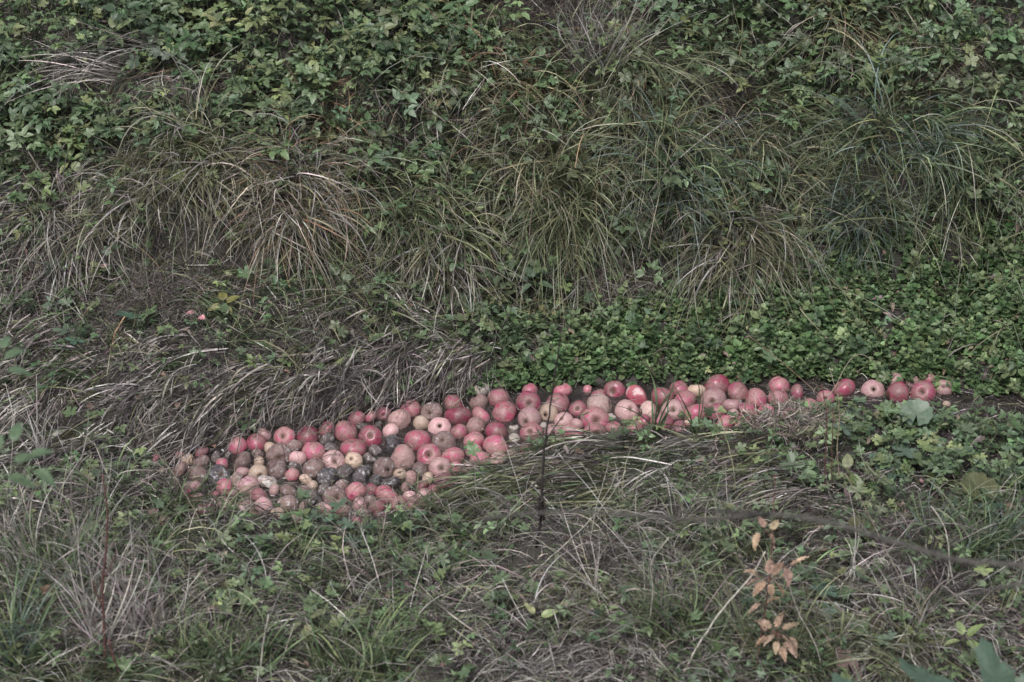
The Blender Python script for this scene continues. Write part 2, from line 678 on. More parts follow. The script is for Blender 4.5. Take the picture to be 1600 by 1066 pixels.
def proto_elder(seed, size=.05, groups=3, lf=3, h=(.06, .15)):
    """umbrella of serrated leaflets in threes at the end of a stalk"""
    r = np.random.default_rng(seed)
    P = Proto()
    hh = r.uniform(*h)
    top = np.array([r.normal(0, .02), r.normal(0, .02), hh])
    P.stem([(0, 0, -.01), top * [.4, .4, .6], top], .0014, .0009)
    a0 = r.uniform(0, 6.28)
    for g in range(groups):
        ag = a0 + (g - (groups - 1) / 2) * 1.55 + r.normal(0, .15)
        ln = size * r.uniform(.45, .75) if groups > 1 else 0.0
        dp = np.array([-math.sin(ag), math.cos(ag), .05])
        e = top + dp * ln
        if ln:
            P.stem([top, e], .0009, .0007)
        for k in range(lf):
            al = ag + (k - (lf - 1) / 2) * (1.15 if lf == 3 else 1.0) + r.normal(0, .12)
            P.leaf(OV[r.integers(3)], e, al, r.normal(.10, .3), size * r.uniform(.75, 1.1) * (1.1 if k == lf // 2 else .9), r.normal(0, .25), r.uniform(.82, 1.15))
    return P.tpl()


def proto_fan(seed, kind, size=.04, n=3, h=(.03, .1)):
    r = np.random.default_rng(seed)
    P = Proto()
    tp = PALM if kind == 'p' else DEEP
    for k in range(n):
        a = r.uniform(0, 6.28)
        hh = r.uniform(*h)
        out = r.uniform(.01, .06)
        e = np.array([-math.sin(a) * out, math.cos(a) * out, hh])
        P.stem([(0, 0, -.01), e * [.35, .35, .7], e], .0011, .0008)
        P.leaf(tp[r.integers(2)], e, a + r.normal(0, .5), r.normal(.0, .3), size * r.uniform(.6, 1.1), r.normal(0, .3), r.uniform(.8, 1.15))
    return P.tpl()


def blob(px, py, *L):
    s = 0
    for cx, cy, rx, ry, w in L:
        s = s + w * np.exp(-((px - cx) / rx) ** 2 - ((py - cy) / ry) ** 2)
    return s


def scatter(n, weight, xr=(-2.0, 2.0), yr=(-1.65, 2.6), wet=False):
    """roots on dry land, thinned by a weight that varies from patch to patch"""
    x = rng.uniform(*xr, n)
    y = rng.uniform(*yr, n)
    z = H(x, y)
    P = np.stack([x, y, z], -1)
    px, py = project(P)
    dry = (y > yfar(x) + .005) | (y < ynear(x) - .01) | (x < fp[0, 0])
    w = weight(px, py) if callable(weight) else weight
    ok = (dry | wet) & (rng.random(n) < w)
    return P[ok], px[ok], py[ok]


def pick(cols, n, p=None, jit=.16):
    cols = np.array(cols, float)
    c = cols[rng.choice(len(cols), n, p=p)]
    return c * np.exp(rng.normal(0, jit, (n, 1))) * np.exp(rng.normal(0, .05, (n, 3)))


def mat_of_sprigs(B, protos, P, scale, col, tilt=.25):
    n = len(P)
    which = rng.integers(0, len(protos), n)
    a = rng.uniform(0, 6.28, n)
    R = Rz(rng.uniform(0, 6.28, n)) @ Rx(rng.normal(0, tilt, n)) @ Rz(a)
    s = np.broadcast_to(scale, (n,))
    for k, pr in enumerate(protos):
        i = which == k
        if i.any():
            place(B, pr, P[i], R[i], s[i], col[i])


# colours of living and dead tissue
C_HERB = [(.085, .130, .060), (.105, .150, .072), (.064, .10, .052), (.135, .168, .074), (.072, .096, .050), (.096, .138, .078)]
C_CRESS = [(.073, .122, .050), (.094, .142, .062), (.056, .096, .042), (.12, .165, .078)]
C_GREEN = [(.105, .142, .072), (.082, .12, .062), (.125, .150, .078), (.070, .10, .052)]
C_BLUE = [(.105, .135, .115), (.13, .16, .14), (.085, .115, .095)]
C_OLIVE = [(.155, .155, .088), (.125, .132, .074), (.20, .19, .125), (.135, .145, .082)]
C_STRAW = [(.31, .285, .26), (.245, .222, .205), (.40, .375, .35), (.19, .17, .155)]
C_DEAD = [(.15, .13, .125), (.105, .09, .088), (.205, .182, .17), (.065, .056, .056)]
C_RUST = [(.24, .15, .10), (.28, .19, .12), (.19, .12, .09)]
C_YEL = [(.19, .215, .11), (.23, .24, .125), (.145, .18, .09)]


# ================================================================== GROUND AND WATER
def axis_pts(lo, hi, d, far, grow=1.35):
    a = list(np.arange(lo, hi + 1e-6, d))
    s = d
    while a[-1] < far:
        s *= grow
        a.append(a[-1] + s)
    s = d
    while a[0] > -far:
        s *= grow
        a.insert(0, a[0] - s)
    return np.array(a)


def grid_mesh(xs, ys, zf):
    X, Y = np.meshgrid(xs, ys)
    Z = zf(X, Y)
    nx, ny = len(xs), len(ys)
    i = (np.arange(ny - 1)[:, None] * nx + np.arange(nx - 1)[None]).ravel()
    q = np.stack([i, i + 1, i + nx + 1, i + nx], -1)
    return np.stack([X, Y, Z], -1).reshape(-1, 3), q


B = Batch()
v, q = grid_mesh(axis_pts(-2.2, 2.2, .014, 40), axis_pts(-1.3, 2.8, .014, 40), H)
B.add(v, (1, 1, 1), q=q)
g = B.build('ground', mat_ground())
tag(g, kind='structure')

B = Batch()
xs = np.concatenate([np.linspace(fp[0, 0] + .005, 2.4, 160), np.linspace(2.6, 30, 30)])
us = np.linspace(-.12, 1.12, 22)
X = np.repeat(xs[None], len(us), 0)
yn_, yf_ = ynear(xs), yfar(xs)
Y = yn_[None] + (yf_ - yn_)[None] * np.clip(us[:, None], 0, 1) + np.where(us < 0, us, np.where(us > 1, us - 1, 0))[:, None] * .4
nx = len(xs)
i = (np.arange(len(us) - 1)[:, None] * nx + np.arange(nx - 1)[None]).ravel()
B.add(np.stack([X, Y, X * 0 + .0012 * np.sin(X * 55 + Y * 30)], -1).reshape(-1, 3), (1, 1, 1), q=np.stack([i, i + 1, i + nx + 1, i + nx], -1))
wo = B.build('stream_water', mat_water())
tag(wo, kind='structure')

# ================================================================== APPLES
APPLES = [
 (243,716,14,'R',None), (282,710,16,'R',None), (294,717,21,'Y',None), (315,705,23,'R',None), (313,720,27,'D',None),
 (309,739,31,'B',None), (337,714,21,'G',None), (356,711,16,'G',None), (372,696,31,'R',None), (402,691,32,'D',None),
 (403,709,21,'B',None), (379,722,32,'B',None), (405,721,18,'Y',None), (343,743,35,'K',(5.3,-7.1)), (405,740,29,'Y',(4.5,4.5)),
 (370,747,23,'P',None), (388,758,36,'P',None), (301,759,25,'P',None), (363,771,18,'P',None), (382,790,30,'B',None),
 (413,788,27,'P',None), (341,801,20,'G',None), (242,803,18,'P',None), (257,814,20,'R',None), (227,751,20,'P',None),
 (445,681,34,'R',(-6.2,-3.6)), (480,682,37,'D',None), (422,700,20,'Y',None), (438,708,37,'R',(0,4.5)), (511,685,25,'G',None),
 (540,673,37,'R',None), (568,666,23,'G',None), (590,666,21,'G',None), (579,681,37,'D',(0,-3.6)), (552,697,38,'D',None),
 (487,706,36,'R',None), (519,701,27,'G',None), (521,719,36,'P',(4.5,-1.8)), (553,718,27,'Y',(-5.3,-3.6)), (578,716,23,'G',None),
 (587,703,21,'G',None), (490,731,35,'B',None), (432,732,34,'B',None), (459,727,21,'G',None), (456,739,23,'R',None),
 (478,748,20,'Y',None), (483,761,18,'Y',None), (420,753,29,'W',None), (431,761,20,'P',None), (453,764,29,'B',None),
 (472,764,20,'B',None), (511,746,34,'K',None), (537,736,27,'G',None), (565,740,29,'K',None), (586,749,21,'K',None),
 (485,777,32,'G',None), (507,761,23,'G',None), (523,777,37,'B',(3.6,-1.8)), (555,767,33,'R',None), (581,764,21,'D',None),
 (449,786,33,'B',None), (409,806,23,'P',None), (433,803,25,'Y',(-5.3,-3.6)), (508,792,25,'P',None), (536,796,29,'O',None),
 (564,787,25,'P',None), (589,792,27,'R',None), (567,807,29,'P',None), (484,809,20,'G',None), (461,811,27,'B',None),
 (514,810,18,'R',None), (557,812,20,'R',None), (578,781,20,'B',None), (534,757,21,'B',None), (610,672,26,'P',None),
 (613,692,29,'K',None), (599,646,24,'R',(0,1.1)), (624,654,38,'O',None), (642,638,32,'R',None), (658,660,27,'Y',None),
 (675,642,34,'B',(-5.6,0)), (708,629,32,'R',None), (716,648,43,'D',None), (748,628,30,'O',None), (750,650,33,'R',None),
 (779,620,36,'R',None), (788,643,40,'D',None), (687,666,35,'P',(0,-5.6)), (718,674,28,'R',None), (743,663,33,'O',None),
 (775,672,34,'D',None), (802,672,25,'U',None), (826,628,40,'R',(1.1,-1.1)), (830,653,38,'P',(-6.8,4.5)), (653,687,39,'D',None),
 (693,690,38,'B',(-3.4,-7.9)), (740,687,32,'R',None), (774,696,39,'R',None), (805,690,27,'U',None), (829,675,35,'R',(-2.2,-3.4)),
 (628,715,43,'O',None), (670,710,38,'R',(0,-4.5)), (708,712,37,'R',None), (741,706,25,'R',None), (747,719,33,'R',None),
 (778,716,27,'P',None), (802,708,20,'B',None), (603,730,36,'B',(6.8,0)), (610,753,29,'K',None), (625,740,20,'Y',(0,-4.5)),
 (657,733,26,'B',None), (687,729,34,'P',(3.4,0)), (716,730,20,'R',None), (731,736,25,'O',None), (642,747,27,'O',None),
 (635,759,20,'O',None), (668,748,22,'Y',None), (695,752,32,'D',None), (605,773,36,'R',None), (640,776,22,'P',None),
 (663,774,25,'P',(3.4,2.2)), (676,764,18,'R',None), (622,786,29,'R',(0,-4.5)), (651,789,27,'R',None), (622,801,20,'R',None),
 (638,800,14,'G',None), (828,608,26,'R',None), (872,628,37,'R',None), (918,608,16,'R',None), (859,648,33,'Y',(-7.9,0)),
 (903,638,29,'R',(0,-2.2)), (885,656,29,'P',(-4.5,-4.5)), (898,659,20,'P',None), (848,668,18,'U',None), (865,674,28,'P',(0,0)),
 (893,674,33,'R',None), (956,654,21,'U',None), (959,609,34,'D',(-3.8,0)), (994,618,39,'M',None), (1035,618,35,'D',None),
 (936,636,42,'H',None), (926,655,44,'R',(2.5,0)), (978,641,38,'P',(7.5,-5)), (1012,640,32,'H',None), (1052,641,38,'P',(0,-3.8)),
 (1070,624,36,'R',None), (930,671,38,'R',(5,-2.5)), (958,668,24,'R',None), (992,668,29,'R',None), (1035,658,38,'R',None),
 (1088,609,29,'Y',None), (1121,602,41,'D',None), (1154,611,35,'R',None), (1155,593,19,'D',None), (1115,624,40,'P',(-2.5,1.2)),
 (1181,621,35,'R',None), (1217,601,34,'R',None), (1216,620,32,'R',None), (1245,612,29,'R',None), (1089,645,39,'R',None),
 (1148,634,30,'P',None), (1121,644,32,'R',None), (1140,648,25,'P',None), (1168,640,32,'R',None), (1195,642,28,'R',None),
 (1134,661,28,'R',None), (1158,660,28,'R',None), (1190,659,28,'R',None), (1076,658,15,'Y',None), (1263,635,34,'R',None),
 (1290,621,28,'R',(0,-0.9)), (1319,605,38,'D',None), (1364,608,36,'P',(1.9,-4.7)), (1399,593,26,'P',None), (1403,613,38,'D',None),
 (1426,596,22,'O',(1.9,-1.9)), (1452,592,22,'R',None), (1464,589,7,'P',None), (1442,612,40,'R',(-1.9,-3.8)), (1474,605,30,'P',(0,-4.7)),
 (1479,631,13,'Y',None),
]

KINDS = {  # words, material
    'R': ('red apple', mat_apple('red_apple_skin', (.26, .042, .085), (.35, .155, .19), (.30, .10, .14), (.14, .085, .075), .45)),
    'D': ('dark crimson apple', mat_apple('crimson_apple_skin', (.18, .030, .056), (.27, .07, .10), (.26, .075, .105), (.10, .06, .055), .38, .24)),
    'P': ('pale pink striped apple', mat_apple('pink_apple_skin', (.36, .205, .22), (.28, .07, .115), (.38, .26, .25), (.20, .13, .12), .45)),
    'H': ('half red half greyish apple', mat_apple('half_red_apple_skin', (.32, .085, .11), (.40, .18, .18), (.27, .22, .19), (.24, .19, .165), .6, .4)),
    'M': ('white patched red apple', mat_apple('mouldy_red_apple_skin', (.28, .045, .075), (.42, .17, .17), (.4, .16, .17), (.34, .27, .26), .2, .4)),
    'Y': ('pale yellow apple', mat_apple('yellow_apple_skin', (.34, .265, .205), (.34, .19, .18), (.39, .33, .27), (.2, .145, .11), .5, .36)),
    'O': ('blotchy red and brown apple', mat_apple('blotchy_apple_skin', (.28, .085, .10), (.35, .21, .19), (.33, .22, .19), (.14, .10, .09), .66, .45, wrinkle=.5)),
    'B': ('dull brown rotting apple', mat_apple('brown_apple_skin', (.20, .105, .10), (.30, .16, .15), (.27, .19, .16), (.085, .06, .055), .74, .42, mould=.18, wrinkle=.7)),
    'W': ('white mouldy apple', mat_apple('white_mould_apple_skin', (.25, .19, .175), (.34, .3, .28), (.36, .32, .3), (.15, .11, .1), .6, .6, mould=.6, wrinkle=.8)),
    'G': ('shrivelled grey rotten apple', mat_apple('grey_apple_skin', (.15, .122, .112), (.22, .185, .165), (.19, .15, .14), (.05, .04, .038), .78, .55, mould=.25, wrinkle=1)),
    'K': ('blackened rotten apple', mat_apple('black_apple_skin', (.045, .040, .046), (.11, .095, .095), (.16, .095, .09), (.026, .024, .028), .66, .25, mould=.22, wrinkle=.7)),
    'U': ('drowned greyish apple', mat_apple('drowned_apple_skin', (.24, .21, .185), (.28, .24, .21), (.24, .21, .185), (.16, .14, .125), .5, .5)),
}
M_STEM = veg_mat('apple_stem_wood', .8, 0, .2, .3, 200)


def apple_shape(seed, rot=0.05):
    r = np.random.default_rng(seed)
    na, nb = 40, 26
    th = np.arange(na) / na * 2 * math.pi
    ph = np.linspace(0.0, math.pi, nb)
    T, F = np.meshgrid(th, ph)
    tall = r.uniform(.72, .98)
    lop = r.uniform(.03, .20)
    la = r.uniform(0, 6.28)
    x = np.sin(F) * (1 + .07 * np.cos(F))
    rib = 1 + r.uniform(.01, .035) * np.cos(5 * T + r.uniform(0, 6)) * (.35 + .65 * (1 - np.cos(F)) / 2) + .03 * np.cos(2 * T + la)
    z = tall * np.cos(F) - (.22 + .16 * r.random()) * np.exp(-(F / .27) ** 2) + .24 * np.exp(-((math.pi - F) / .27) ** 2) + lop * np.cos(T + la) * np.sin(F) ** 2
    X, Y, Zz = x * rib * np.cos(T), x * rib * np.sin(T), z
    if rot:
        k = r.uniform(2, 3.5)
        d = fbm(X * k + 7 + seed, Y * k + Zz * k, seed, 3) * rot * .9
        d += -rot * .5 * np.exp(-((X - r.uniform(-.5, .5)) ** 2 + (Y - r.uniform(-.5, .5)) ** 2) / .12) * (Zz > 0)
        X, Y, Zz = X * (1 + d), Y * (1 + d), Zz * (1 + d) * (1 - rot * .3)
        lump = fbm(np.cos(T) * 4 + F * 5, np.sin(T) * 4, seed + 5, 3) * rot * .35
        X, Y = X * (1 + lump), Y * (1 + lump)
    V = np.stack([X, Y, Zz], -1).reshape(-1, 3)
    q = []
    for i in range(nb - 1):
        for j in range(na):
            k = (j + 1) % na
            q.append((i * na + j, (i + 1) * na + j, (i + 1) * na + k, i * na + k))
    return V, q


SHAPES = {}


def apple_mesh(kind, variant):
    key = (kind, variant)
    if key not in SHAPES:
        rot = {'G': .62, 'K': .42, 'W': .45, 'B': .24, 'O': .24}.get(kind, .07)
        V, q = apple_shape(variant * 7 + 3, rot)
        b = Batch()
        b.add(V * .036, (1, 1, 1), q=q)
        o = b.build('apple', KINDS[kind][1])
        SHAPES[key] = o.data
        bpy.data.objects.remove(o)
    return SHAPES[key]


def pit_mesh(stemmy):
    b = Batch()
    if stemmy:
        tube(b, np.array([(0, 0, .52), (.02, .01, .75), (.09, .03, .98)]) * .036, .0014, .0017, (.09, .06, .045), sides=6, sub=3)
    else:
        for k in range(5):
            a = k * 1.2566
            tube(b, np.array([(math.cos(a) * .03, math.sin(a) * .03, .53), (math.cos(a) * .11, math.sin(a) * .11, .62), (math.cos(a) * .05, math.sin(a) * .05, .70)]) * .036,
                 .0017, .0005, (.035, .025, .022), sides=4, sub=2)
    o = b.build('pit', M_STEM)
    me = o.data
    bpy.data.objects.remove(o)
    return me


ME_STEM, ME_CALYX = pit_mesh(True), pit_mesh(False)
ar = np.random.default_rng(5)
for i, a_ in enumerate(APPLES):
    if a_[0] < 470 and a_[3] in 'PRD' and ar.random() < (.55 if a_[3] == 'P' else (.4 if a_[0] < 400 else .2)) and a_[1] > 696:
        APPLES[i] = (*a_[:3], 'B' if ar.random() < .7 else ('G' if ar.random() < .5 else 'O'), a_[4])
tries = 0
while len(APPLES) < 216 and tries < 6000:
    tries += 1
    x_ = ar.uniform(270, 760) if ar.random() < .75 else ar.uniform(760, 1240)
    q_ = at_z(x_, 0, 0)
    y_ = ar.uniform(600, 812)
    g_ = at_z(x_, y_, 0)
    w_ = ar.uniform(21, 31)
    if not (ynear(g_[0]) + .02 < g_[1] < yfar(g_[0]) - .02):
        continue
    dd = [math.hypot(x_ - a_[0], (y_ - a_[1]) / .62) / (a_[2] + w_) for a_ in APPLES]
    if min(dd) > .41:
        p_ = ar.choice(list('PBPROR' if x_ < 560 else ('RPRRUD' if x_ < 760 else 'RPRRD')))
        APPLES.append((round(x_), round(y_), round(w_), str(p_), None))
print('apples', len(APPLES))
n_ap = len(APPLES)
AR = np.zeros(n_ap)
AP = np.zeros((n_ap, 3))
for i, (px, py, w, kd, pit) in enumerate(APPLES):
    r = w / 2 * CAM_D / FX * 1.0
    if kd == 'U':
        zc = -.62 * r
    elif kd == 'G':
        zc = .06 * r
    else:
        zc = (.16 if px < 660 else .05) * r
    cy = py + (.02 if kd == 'U' else .09) * w
    p = at_z(px, cy, zc)
    gz = H(p[0], p[1])
    if gz > 0.0:                      # stranded on the bank
        p = ground(px, cy, r * .55)
        p[2] = H(p[0], p[1]) + r * .55
    AP[i], AR[i] = p, r
A0 = AP.copy()
for it in range(40):                  # let crowding fruit push each other apart a little
    for i in range(n_ap):
        d = AP - AP[i]
        d[:, 2] *= .8
        dist = np.linalg.norm(d, axis=1)
        mn = .90 * (AR + AR[i])
        for j in np.nonzero((dist < mn) & (dist > 1e-6))[0]:
            if j <= i:
                continue
            push = (mn[j] - dist[j]) * .25
            u = np.array([d[j, 0] * .6, d[j, 1] + 1e-4, 0])
            u /= np.linalg.norm(u)
            AP[j] += u * push
            AP[i] -= u * push
    AP = A0 + np.clip(AP - A0, -.017, .017)

GX, GY = np.arange(-1.35, 1.6, .006), np.arange(-.6, .45, .006)
mx_, my_ = np.meshgrid(GX, GY)
TOPS = np.full(mx_.shape, -1.0)
for (ax_, ay_, az_), r_ in zip(AP, AR):
    q_ = r_ * r_ * 1.08 - (mx_ - ax_) ** 2 - (my_ - ay_) ** 2
    TOPS = np.where(q_ > 0, np.maximum(TOPS, az_ + .92 * np.sqrt(np.maximum(q_, 0))), TOPS)


def floor_top(x, y):
    h = np.maximum(H(x, y), .0)
    i = np.clip(((y + .6) / .006).astype(int), 0, len(GY) - 1)
    j = np.clip(((x + 1.35) / .006).astype(int), 0, len(GX) - 1)
    inside = (x > -1.35) & (x < 1.59) & (y > -.6) & (y < .44)
    return np.where(inside, np.maximum(h, TOPS[i, j]), h)


# words that place each fruit: part of the drift, then its order there from the left
def region_of(px, py, z):
    if py > 742 and px < 275:
        return 'stranded left of the pool'
    if px < 480:
        return 'at the far side of the pool' if py < 705 else ('in the brown left end' if py < 765 else 'at the near left rim')
    if px < 700:
        return 'at the far edge of the pool' if py < 672 else ('in the upper middle of the pool' if py < 715 else ('in the lower middle of the pool' if py < 762 else 'along the near rim'))
    if px < 870:
        return 'below the cress at the bend' if py < 642 else ('in the crowded bend' if py < 685 else 'at the near side of the bend')
    if px < 1340:
        return 'against the cress in the channel' if py < 632 else ('in mid channel' if py < 656 else 'by the flattened grass in the channel')
    return 'in the small group at the right end'


ORD = ['only', 'first', 'second', 'third', 'fourth', 'fifth', 'sixth', 'seventh', 'eighth', 'ninth', 'tenth', 'eleventh', 'twelfth',
       'thirteenth', 'fourteenth', 'fifteenth', 'sixteenth', 'seventeenth']
regs = {}
info = []
for i, (px, py, w, kd, pit) in enumerate(APPLES):
    name = KINDS[kd][0]
    size = 'small ' if w < 24 else ('big ' if w >= 38 else '')
    if pit and not size:
        size = 'dimpled '
    words = size + name
    key = (words, region_of(px, py, 0))
    regs.setdefault(key, []).append((px, i))
    info.append(key)
LAB = {}
for key, lst in regs.items():
    lst.sort()
    for k, (px, i) in enumerate(lst):
        if len(lst) == 1:
            LAB[i] = 'the one %s %s' % key
        elif k == 0:
            LAB[i] = 'leftmost %s %s' % key
        elif k == len(lst) - 1:
            LAB[i] = 'rightmost %s %s' % key
        else:
            LAB[i] = '%s %s from the left %s' % (ORD[k + 1], *key)

for i, (px, py, w, kd, pit) in enumerate(APPLES):
    r = AR[i]
    p = Vector(AP[i])
    toc = (Vector(CAM) - p).normalized()
    R_, U_ = Vector(RIGHT), Vector(UP)
    U_ = (U_ - toc * U_.dot(toc)).normalized()
    stemmy = ar.random() < .45
    if pit:
        dx, dy = pit[0] / (w / 2), -pit[1] / (w / 2)
        m_ = math.hypot(dx, dy)
        if m_ > .85:
            dx, dy = dx * .85 / m_, dy * .85 / m_
        ax = R_ * dx + U_ * dy + toc * math.sqrt(max(0.02, 1 - dx * dx - dy * dy))
    else:
        a = ar.uniform(0, 6.28)
        ax = R_ * math.cos(a) + U_ * math.sin(a) + toc * ar.uniform(-.35, .25)
    ax.normalize()
    z = ax if stemmy or not pit else -ax
    quat = z.to_track_quat('Z', 'Y') @ Matrix.Rotation(ar.uniform(0, 6.28), 3, 'Z').to_quaternion()
    s = r / .036
    me = apple_mesh(kd, int(ar.integers(0, 5)))
    if pit:
        o = empty('apple', p)
        o.rotation_mode = 'QUATERNION'
        o.rotation_quaternion = quat
        o.scale = (s, s, s)
        f = bpy.data.objects.new('flesh', me)
        COL.objects.link(f)
        f.parent = o
        c = bpy.data.objects.new('stem' if stemmy else 'calyx', ME_STEM if stemmy else ME_CALYX)
        COL.objects.link(c)
        c.parent = o
        if not stemmy:
            c.rotation_euler = (math.pi, 0, 0)
            c.location = (0, 0, -.002)
    else:
        o = bpy.data.objects.new('apple', me)
        COL.objects.link(o)
        o.location = p
        o.rotation_mode = 'QUATERNION'
        o.rotation_quaternion = quat
        o.scale = (s * ar.uniform(.96, 1.04), s * ar.uniform(.96, 1.04), s)
    tag(o, LAB[i], 'apple', 'apples drifted together in the stream')

# wisps of grass and fine twigs that have settled on the fruit
B = Batch()
n = 420
px = np.where(rng.random(n) < .6, rng.uniform(330, 640, n), rng.uniform(640, 1330, n))
P = at_z(px, rng.uniform(600, 812, n), 0)
P = P[(P[:, 1] > ynear(P[:, 0]) - .02) & (P[:, 1] < yfar(P[:, 0]) + .02)]
n = len(P)
P[:, 2] = floor_top(P[:, 0], P[:, 1]) + rng.uniform(.001, .02, n)
a = rng.uniform(0, 6.28, n)
blades(B, P, np.stack([np.cos(a), np.sin(a) * .6, rng.uniform(-.2, .3, n)], -1), rng.uniform(.02, .11, n), rng.uniform(.0007, .0024, n),
       np.array([(.07, .055, .05), (.15, .13, .11), (.3, .27, .23), (.10, .12, .07)])[rng.integers(0, 4, n)], droop=.6, curl=1.6, segs=8, lift=.0015, kink=.3)
tag(B.build('settled_wisps', M_DRY), 'wisps of dead grass and fine twigs lying over the apples', 'debris', kind='stuff')

# drowned grass trailing with the current in the open channel
B = Batch()
n = 2600
P = at_z(rng.uniform(1240, 1900, n), rng.uniform(600, 720, n), 0)
P = P[(P[:, 1] > ynear(P[:, 0]) - .01) & (P[:, 1] < yfar(P[:, 0]) + .01)]
n = len(P)
P[:, 2] = rng.uniform(-.004, .005, n)
a = math.pi + rng.normal(0, .30, n)
blades(B, P, np.stack([np.cos(a), np.sin(a), 0 * a], -1), rng.uniform(.02, .16, n), rng.uniform(.0008, .0035, n), pick(C_DEAD + C_STRAW[:2] + C_OLIVE[:1], n, jit=.3), droop=0, curl=1.2, segs=6, hug=False)
tag(B.build('drowned_grass', M_DRY), 'drowned dead grass trailing in the open water at right', 'debris', kind='stuff')

# crumbs, scum and bits of leaf on the water
B = Batch()
n = 1500
px = rng.uniform(250, 1640, n)
P = at_z(px, rng.uniform(590, 815, n), 0)
P = P[(P[:, 1] > ynear(P[:, 0]) + .01) & (P[:, 1] < yfar(P[:, 0]) - .005)]
n = len(P)
P[:, 2] = .0035
flake = leaf_ovate(3, .7, 0, .1, .1)
R = Rz(rng.uniform(0, 6.28, n)) @ Rx(rng.normal(0, .15, n))
big_ = np.where(rng.random(n) < .12, rng.uniform(.008, .018, n), rng.uniform(.0025, .006, n))
place(B, flake, P, R, big_, pick(C_DEAD + C_STRAW + [(.28, .25, .19)], n))
tag(B.build('floating_debris', M_DRY), 'small pale and brown plant crumbs floating between the apples', 'debris', kind='stuff')

# ================================================================== MATS OF PLANTS THAT NOBODY COULD COUNT
ONLAND = (-2.0, 2.0)
cress_zone = lambda px, py: sstep((px - 742 - (600 - py) * 1.75 + 60 * fbm(px / 30, py / 30, 13)) / 60) * np.clip(
    .9 * fbm(px / 60, py / 35, 71) * (py < 545) + blob(px, py, (1250, 545, 330, 75, 2.2), (1550, 520, 330, 95, 2.4), (980, 575, 160, 50, 1.6), (800, 592, 60, 18, 1.2), (1420, 450, 220, 40, .75), (1700, 500, 260, 120, 2)), 0, 1)


def edge_sharp(w, k=3):
    return np.clip((w - .5) * k + .5, 0, 1)


# --- leaf litter and short dead scraps over all the soil
B = Batch()
P, px, py = scatter(110000, lambda px, py: np.clip(.45 + .5 * fbm(px / 90, py / 90, 5) + .5 * blob(px, py, (250, 460, 260, 90, 1), (900, 790, 350, 50, 1.2), (1450, 740, 220, 70, .7)), 0, 1) * (1 - .85 * edge_sharp(cress_zone(px, py))))
n = len(P)
a = rng.uniform(0, 6.28, n)
blades(B, P + [0, 0, .004], np.stack([np.cos(a), np.sin(a), rng.uniform(0, .8, n)], -1), rng.uniform(.02, .09, n), rng.uniform(.001, .0032, n),
       pick(C_DEAD + C_STRAW, n, jit=.3), droop=.8, curl=2.0, segs=4, lift=.006, kink=.3)
P, px, py = scatter(9000, .55)
n = len(P)
crumple = leaf_ovate(6, .7, .08, 1.1, .6, wave=.10)
place(B, crumple, P + [0, 0, .01], Rz(rng.uniform(0, 6.28, n)) @ Rx(rng.normal(0, .6, n)) @ Ry(rng.normal(0, .6, n)), rng.uniform(.010, .032, n), pick(C_DEAD + [(.20, .14, .12), (.26, .21, .18), (.24, .16, .15)], n))
tag(B.build('dead_litter', M_DRY), 'grey brown scraps of dead leaf and stalk lying over the soil', 'litter', kind='stuff')

# --- cress mat
B = Batch()
pc = [proto_cress(i) for i in range(8)]
P, px, py = scatter(70000, lambda px, py: .62 * edge_sharp(cress_zone(px, py), 2) * np.clip(.50 + 2.6 * fbm(px / 45, py / 26, 8), .02, 1), xr=(-.3, 2.3), yr=(.0, 1.2))
mat_of_sprigs(B, pc, P, np.clip(np.exp(rng.normal(-.22, .32, len(P))), .4, 1.7) * (1 + .5 * fbm(px / 50, py / 30, 4)), pick(C_CRESS, len(P), jit=.2), .35)
# sprigs leaning out over the water's edge
P, px, py = scatter(9000, lambda px, py: 0 * px + .5, xr=(-.12, 2.3), yr=(.0, .6), wet=True)
k = (P[:, 1] > yfar(P[:, 0]) - .035) & (P[:, 1] < yfar(P[:, 0]) + .03) & (rng.random(len(P)) < .6)
P = P[k]
P[:, 2] = np.maximum(P[:, 2], 0)
mat_of_sprigs(B, pc, P, rng.uniform(.6, 1.05, len(P)), pick(C_CRESS, len(P), jit=.2), .45)
P, px, py = scatter(2600, lambda px, py: .35 * edge_sharp(cress_zone(px, py)), xr=(-.3, 2.3), yr=(.0, 1.2))
n = len(P)
place(B, crumple, P + [0, 0, .045], Rz(rng.uniform(0, 6.28, n)) @ Rx(rng.normal(0, .5, n)), rng.uniform(.008, .026, n), pick([(.17, .13, .10), (.13, .10, .08), (.2, .19, .10)], n))
tag(B.build('cress_mat', M_CRESS), 'dense mat of small rounded bright green cress leaves beside the stream', 'cress', kind='stuff')

# --- broad-leaved herbs over the bank
herb_zone = lambda px, py: np.clip(
    .36 + .6 * fbm(px / 90, py / 60, 31)
    + blob(px, py, (450, 60, 280, 100, .9), (60, 200, 200, 80, .5), (560, 190, 200, 80, .7), (250, 240, 200, 50, .5), (1330, 130, 170, 90, .5), (1560, 300, 130, 120, .4),
           (1250, 30, 140, 60, .6), (1150, 60, 80, 60, .4), (700, 320, 110, 60, .4), (760, 470, 120, 60, .7), (1050, 400, 100, 60, .35))
    - blob(px, py, (235, 160, 125, 28, 2.6), (430, 380, 180, 60, .9), (1140, 190, 70, 50, .8), (870, 50, 70, 40, .9), (950, 260, 200, 110, .12), (250, 520, 500, 120, .35),
           (1000, 760, 380, 60, .8), (300, 620, 450, 80, .6), (1380, 300, 90, 90, .6)), 0, 1) * (1 - edge_sharp(cress_zone(px, py)))
B = Batch()
pe = [proto_elder(i, .034, 3, 3, (.06, .17)) for i in range(6)] + [proto_elder(20 + i, .034, 1, 3, (.05, .15)) for i in range(4)]
P, px, py = scatter(19000, lambda px, py: herb_zone(px, py) * (py < 470) * .9)
